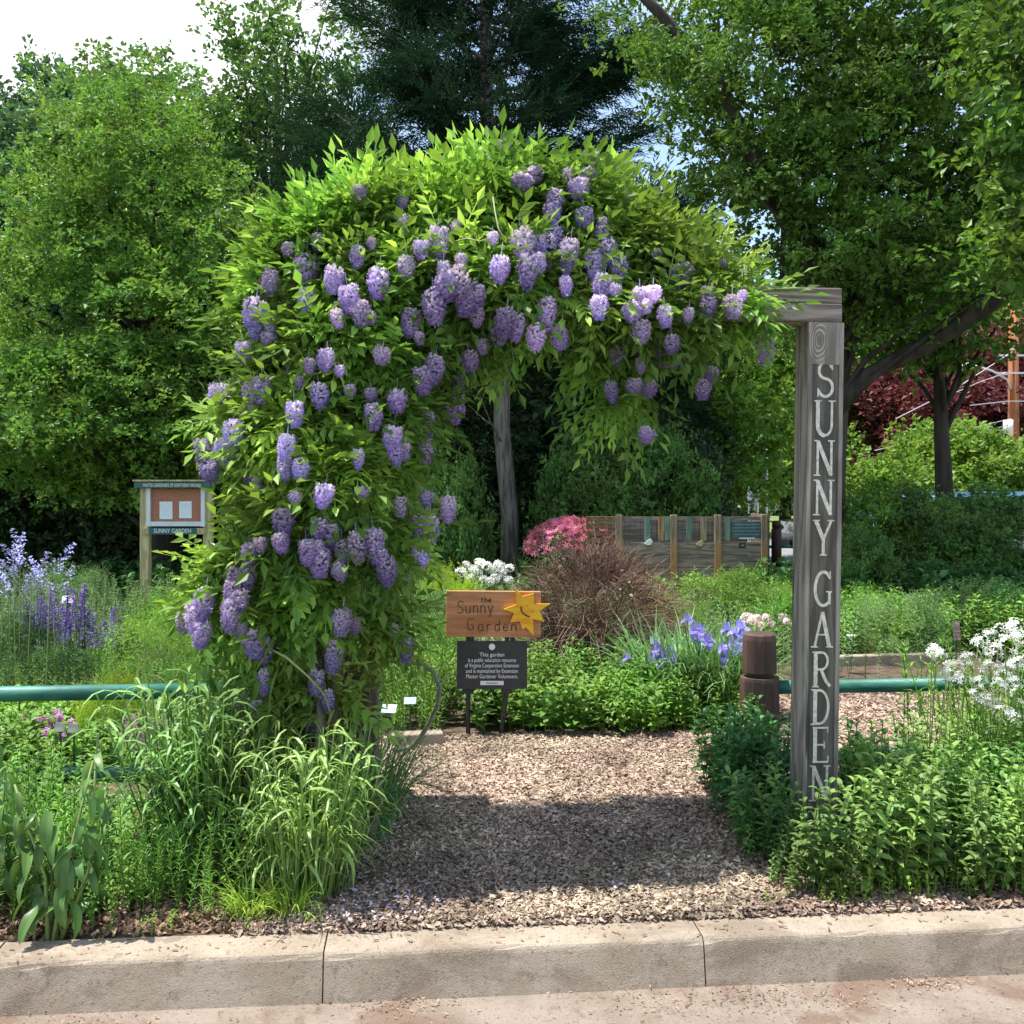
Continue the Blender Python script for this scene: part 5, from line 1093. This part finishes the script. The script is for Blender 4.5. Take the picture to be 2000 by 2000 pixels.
# hummocks of single plants with their own shape
SHB = [shrub_mesh(60, 20, [leafystem(.2, 5, .07, .022, .6, .5, 1) for _ in range(3)], 1.0, .25, .6) for _ in range(2)]
SHF = [shrub_mesh(70, 22, [twig(9, .06, .012, .1) for _ in range(3)], .9, .22, .6) for _ in range(2)]
for i, (lb, px, D, w, h, m, ms) in enumerate([('feathery blue green mound under the left tree', 120, 10.5, .95, .62, 'herb2', SHF), ('bright yellow green bush left of the white phlox', 830, 9.8, .8, .66, 'yel', SHB), ('yellow green plant in front of the compost bin', 1245, 9.6, .45, .42, 'yel', SHB), ('leafy green bush before the compost bin', 1400, 9.8, 1.4, .62, 'herb', SHB), ('green bush behind the lettered post, low', 1480, 9.2, .9, .5, 'herb', SHB),
        ('pale feathery mound beyond the mulch at right', 1700, 8.9, 1.0, .50, 'herb2', SHF), ('round green mound behind the white plant label', 1620, 9.4, .8, .5, 'herb', SHF), ('dark leafy mound near the right frame edge', 1880, 9.6, 1.2, .55, 'herbd', SHB), ('lime leaf rosette behind the left rails', 215, 5.6, .42, .40, 'yel', SHB), ('bright willow leaved clump left of the wisteria', 330, 6.6, .9, .60, 'herb', SHF), ('green clump between rail and wisteria', 300, 7.6, .9, .6, 'herb', SHB), ('light green bush right of the brown bush', 1290, 8.6, .6, .45, 'herb', SHF), ('leafy bush left of the signs behind the hose', 800, 7.4, .7, .5, 'herb', SHF), ('silvery bush left of the wooden sign', 770, 8.8, .8, .62, 'herb2', SHB), ('dark green clump at the left frame edge', 30, 7.2, .9, .5, 'herbd', SHB), ('blue green clump under the purple salvia', 100, 7.0, .8, .34, 'herbd', SHF)]):
    shrub(lb, px, D, w, h, M[m], i, 'border_plant', None, 'plant', False, meshes=ms)
# brown twiggy bush
bp = gx(1125, 8.0); t = thing('bare_bush', 'brown twiggy bush with dry white flecks right of the signs', 'bush', bp); out = []
for g, (n, h, sp, ln) in enumerate(((1900, .98, .24, 1.25), (1300, .80, .22, 2.2))):
    V, Q, v = grassblades(n, h, sp, .006, ln, 5, 1.5, .5); out.append((V * np.array([1, .8, 1]) + (0, 0, .0), Q, v))
n = 6500; d_ = rdir(n, .3); P = d_ * np.array([.62, .48, .50]) * (.5 + .5 * rs.rand(n))[:, None] + (0, 0, .50); P[:, 2] = np.abs(P[:, 2])
out.append(bake(*ribbon(.16, .005, 2, .9), P, frames(unit(d_ + rs.randn(n, 3) * .8), rdir(n)), .6 + rs.rand(n)))
V, Q, v = merge(out); link('twigs', mk('twigs', V, Q, v), M['brown'], t)
P = rdir(90, .2) * np.array([.55, .45, .46]) + (0, 0, .52); V, Q, v = bake(*star5, P, frames(rdir(90), rdir(90, -.5)), .012 + rs.rand(90) * .008); link('dry_flowers', mk('dry_flowers', V, Q, v), M['fpinkpale'], t, kind='stuff')
# azalea pink
t = shrub('pink azalea in full bloom left of the compost bin', 1075, 13.5, 1.15, 1.02, M['herbd'], 1, 'azalea', None, 'azalea')
P = rdir(1500, .5); P[:, 2] = np.abs(P[:, 2]); P = P * np.array([.60, .55, .46]) * (.8 + .25 * rs.rand(1500))[:, None] + (0, 0, .64)
V, Q, v = bake(*star5, P, frames(rdir(1500), unit(P - (0, 0, .4) + rs.randn(1500, 3) * .2)), .035 + rs.rand(1500) * .02); link('flowers', mk('flowers', V, Q, v), M['fpink'], t)
# irises
t = clump('iris clump with violet blue flowers before the brown bollard', 1300, 6.75, 620, .62, .32, .016, .5, M['iris'], 'iris_clump', 'irises', droop=.9)
clump('second iris clump nearer the brown bollard', 1375, 6.5, 420, .60, .2, .016, .5, M['iris'], 'iris_clump', 'irises', droop=.9)
def iris_bloom():
    out = []; 
    for k in range(3):
        a = k * 2.094; D_ = np.array([[math.cos(a), math.sin(a), .25]]); out.append(bake(*strip(.06, .038, 3, 1.7, .1), np.zeros((1, 3)), frames(D_, Zv[None]), 1., v=np.array([.3])))
        D_ = np.array([[math.cos(a + 1) * .4, math.sin(a + 1) * .4, 1]]); out.append(bake(*strip(.05, .028, 3, .3, .15), np.zeros((1, 3)), frames(D_, np.array([[math.cos(a + 1), math.sin(a + 1), 0]])), 1., v=np.array([.8])))
    V, Q, v = merge(out); m = mk('flower', V, Q, v); m.materials.append(M['fblue']); return m
im = iris_bloom(); ib = Vector(t.location); mb = MB()
for px, py in ((1298, 1172), (1240, 1228), (1252, 1240), (1262, 1232), (1248, 1256), (1186, 1243), (1316, 1208), (1322, 1196), (1372, 1190), (1386, 1196), (1398, 1188), (1392, 1214), (1370, 1240), (1358, 1256), (1380, 1245), (1350, 1262), (1340, 1220), (1376, 1340), (1390, 1330), (1392, 1348), (1345, 1285), (1404, 1205), (1382, 1222), (1362, 1228), (1398, 1232), (1334, 1212), (1310, 1190), (1228, 1250), (1270, 1246), (1372, 1268)):
    q = at(px, py, 6.45 + random.random() * .4); o = link('flower', im, None, t); o.location = Vector(q) - ib; o.rotation_euler = (random.uniform(-.3, .3), random.uniform(-.3, .3), random.random() * 6); k = random.uniform(1.1, 1.6); o.scale = (k, k, k)
    mb.tube([(q[0] + random.uniform(-.05, .05), 6.7, .15), (q[0], q[1], q[2])], .003, 4)
mb.link('stem', M['stem'], t, world=True)
# spikes: salvia, lavender-blue baptisia, white phlox, pink phlox, magenta cranesbill, orange flowers, allium
def spike_mesh(h, r, n, size, mat, nm='flower_spike'):
    tt = rs.rand(n); a = rs.rand(n) * 6.28; P = np.stack([np.cos(a) * r * (1.1 - tt), np.sin(a) * r * (1.1 - tt), tt * h], 1); D_ = unit(np.stack([np.cos(a), np.sin(a), 0 * a + .4], 1))
    V, Q, v = bake(*diamond(size, size * .8, .2), P, frames(D_, np.tile(Zv, (n, 1))), .7 + rs.rand(n) * .6); b = len(V)
    V = np.concatenate([V, [(.002, 0, -.3), (-.002, 0, -.3), (-.002, 0, h), (.002, 0, h)]]); Q = np.concatenate([Q, [(b, b + 1, b + 2, b + 3)]]); v = np.concatenate([v, [0.]])
    m = mk(nm, V, Q, v); m.materials.append(mat); return m
def spikes(name, label, cat, pts, D0, D1, mesh, smin=.8, smax=1.2, lean=.1):
    q = [at(px, py, random.uniform(D0, D1)) for px, py in pts]; c = np.mean(q, 0); t = thing(name, label, cat, (c[0], c[1], .15)); b = Vector(t.location)
    mb = MB()
    for p in q:
        o = link('flower_spike', mesh, None, t); o.location = Vector(p) - b; o.rotation_euler = (random.uniform(-lean, lean), random.uniform(-lean, lean), random.random() * 6); k = random.uniform(smin, smax); o.scale = (k, k, k)
        mb.tube([(p[0] + random.uniform(-.06, .06) - b.x, p[1] - b.y, 0), (p[0] - b.x, p[1] - b.y, p[2] - .15)], .003, 4)
    mb.link('stem', M['stem'], t); return t
sm = spike_mesh(.26, .017, 90, .019, M['fsal'])
spikes('salvia', 'dark purple salvia spikes behind the left rail', 'salvia', [(55 + i * 4.2 + random.uniform(-3, 3), 1195 + random.uniform(-14, 26)) for i in range(26)], 7.0, 7.6, sm)
spikes('salvia', 'smaller dark purple salvia group to the right of the first', 'salvia', [(165 + i * 5.2, 1215 + random.uniform(-12, 14)) for i in range(15)], 7.0, 7.6, sm, .7, 1.)
lv = spike_mesh(.26, .035, 60, .022, M['flav'])
spikes('baptisia', 'lavender blue flower spires leaning in at the left frame edge', 'flowering plant', [(5, 1075), (15, 1085), (25, 1060), (38, 1050), (45, 1075), (30, 1095), (8, 1105), (60, 1100), (80, 1090), (95, 1082), (70, 1120), (48, 1125), (20, 1130), (100, 1120), (110, 1130)], 6.5, 7.4, lv, .6, 1.0, .7)
wh = blossoms(26, .05, .022); wh.materials.append(M['fwhite'])
def heads(name, label, cat, pts, D0, D1, me, smin=.8, smax=1.2, stem=True):
    q = [at(px, py, random.uniform(D0, D1)) for px, py in pts]; c = np.mean(q, 0); t = thing(name, label, cat, (c[0], c[1], .15)); b = Vector(t.location); mb = MB()
    for p in q:
        o = link('flower_head', me, None, t); o.location = Vector(p) - b; o.rotation_euler = (0, 0, random.random() * 6); k = random.uniform(smin, smax); o.scale = (k, k, k); mb.tube([(p[0] + random.uniform(-.04, .04) - b.x, p[1] - b.y, 0), tuple(Vector(p) - b)], .0035, 4)
    mb.link('stem', M['stem'], t); return t
heads('white_phlox', 'white flowers clustered behind the wooden sign', 'phlox', [(880, 1065), (892, 1075), (905, 1062), (918, 1068), (870, 1080), (930, 1075), (940, 1065), (950, 1080), (962, 1072), (885, 1090), (912, 1092), (936, 1092), (958, 1095), (900, 1082), (925, 1098), (945, 1070)], 9.6, 10.4, wh, .8, 1.3)
pk = blossoms(26, .04, .018); pk.materials.append(M['fpinkpale'])
heads('pink_phlox', 'pale pink flower heads above the brown bollard', 'phlox', [(1408, 1165), (1420, 1172), (1445, 1165), (1455, 1178), (1478, 1165), (1484, 1172), (1438, 1180), (1400, 1178), (1428, 1168)], 7.4, 7.9, pk)
mg = blossoms(9, .02, .018); mg.materials.append(M['fmag'])
heads('cranesbill', 'magenta cranesbill flowers below the upper left rail', 'cranesbill', [(70, 1365), (80, 1358), (100, 1358), (112, 1352), (104, 1368), (136, 1362), (142, 1372), (95, 1402), (116, 1392), (88, 1380), (60, 1360), (128, 1380), (45, 1352), (105, 1345)], 5.3, 5.8, mg, .9, 1.4)
og = blossoms(14, .03, .02); og.materials.append(M['forg'])
heads('orange_flowers', 'orange flowers seen through the loop of the hose', 'flowers', [(735, 1240), (745, 1236), (755, 1242), (765, 1238), (775, 1246), (785, 1240), (800, 1243), (808, 1248), (812, 1256), (760, 1252), (740, 1250), (790, 1256), (800, 1264), (712, 1332), (720, 1328), (765, 1352), (775, 1356)], 6.9, 7.3, og, .7, 1.2)
al = blossoms(150, .11, .014, .95); al.materials.append(M['fallium'])
heads('allium', 'large fading purple allium globes beside the left rail', 'allium', [(262, 1382), (300, 1385), (330, 1395)], 4.9, 5.1, al, .85, 1.15)
# plant labels
def plabel(label, px, py, D, w=.09, h=.05, mat='paleblue', tilt=-50):
    q = at(px, py, D); t = thing('plant_label', label, 'plant label', (q[0], D, .15), 'plant name labels in the beds')
    o = MB().box((0, 0, 0), (w, .004, h), bev=.001).link('plate', M[mat], t); o.location = (0, 0, q[2] - .15); o.rotation_euler = (R(tilt), 0, R(random.uniform(-10, 10))); mb = MB(); mb.tube([(0, .01, 0), (0, .01, q[2] - .155)], .004, 5).link('stake', M['black'], t)
plabel('white plant label among the purple salvia', 129, 1131, 8.0, .095, .06, 'white', -20); plabel('pale label beyond the hose, upper one', 774, 1322, 5.9, .07, .05); plabel('pale label beyond the hose, lower one', 734, 1337, 5.7, .085, .06)
plabel('white flat label right of the lettered post', 1605, 1199, 8.7, .085, .03, 'white', -60); plabel('blue label above the iris flowers', 1237, 1208, 7.3, .08, .06, 'paleblue', -25)
plabel('grey green label behind cranesbill, left of a pair', 113, 1372, 5.1, .055, .045, 'hose', -20); plabel('grey green label behind cranesbill, right of a pair', 138, 1374, 5.1, .052, .045, 'hose', -20); plabel('pale label lying by the left rail top', 35, 1302, 5.6, .07, .02, 'paleblue', -70)
plabel('weathered wooden tag near the right frame edge', 1805, 1190, 8.6, .06, .16, 'bin', -8)
# hose loop
mb = MB(); mb.tube([at(700, 1248, 4.75), at(735, 1248, 4.7), at(770, 1249, 4.68), at(800, 1254, 4.68), at(820, 1270, 4.7), at(830, 1300, 4.72), at(826, 1330, 4.76), at(812, 1360, 4.85), at(795, 1390, 4.95), at(775, 1410, 5.05), at(745, 1418, 5.1)], [.007, .008, .009, .0095, .01, .01, .011, .012, .012, .011, .01], 8)
mb.link('hose', M['hose'], None, True, label='grey bent hose looping out beside the wisteria foot', cat='hose')
# bed edging
for lb, a, b in (('pale timber edging along the far side of the mulch path', gx(738, 5.80), gx(835, 5.86)), ('pale edging of the left border under the cranesbill', gx(75, 5.55), gx(260, 5.75)), ('pale timber edging beyond the mulch at right', gx(1575, 8.55), gx(1830, 8.75))):
    a, b = Vector(a), Vector(b); d_ = b - a; o = MB().box((0, 0, 0), (d_.length, .1, .09), bev=.008).link('bed_edging', M['kerb'], label=lb, cat='edging', group='bed edgings'); o.location = (a + b) / 2 + Vector((0, 0, .035)); o.rotation_euler = (0, 0, math.atan2(d_.y, d_.x))
# lawn fringe beyond
V, Q, v = bake(*ribbon(.06, .006, 2, .6), rect(9000, 1.5, 9, 13.6, 19), frames(rdir(9000, 1.6), rdir(9000)), .8 + rs.rand(9000) * .8); link('short_grass', mk('short_grass', V, Q, v), M['lawn'], label='short grass strip before the far road', cat='grass', kind='stuff')
print('tris', sum(len(m.polygons) * 2 for m in bpy.data.meshes), 'objs', len(bpy.data.objects))
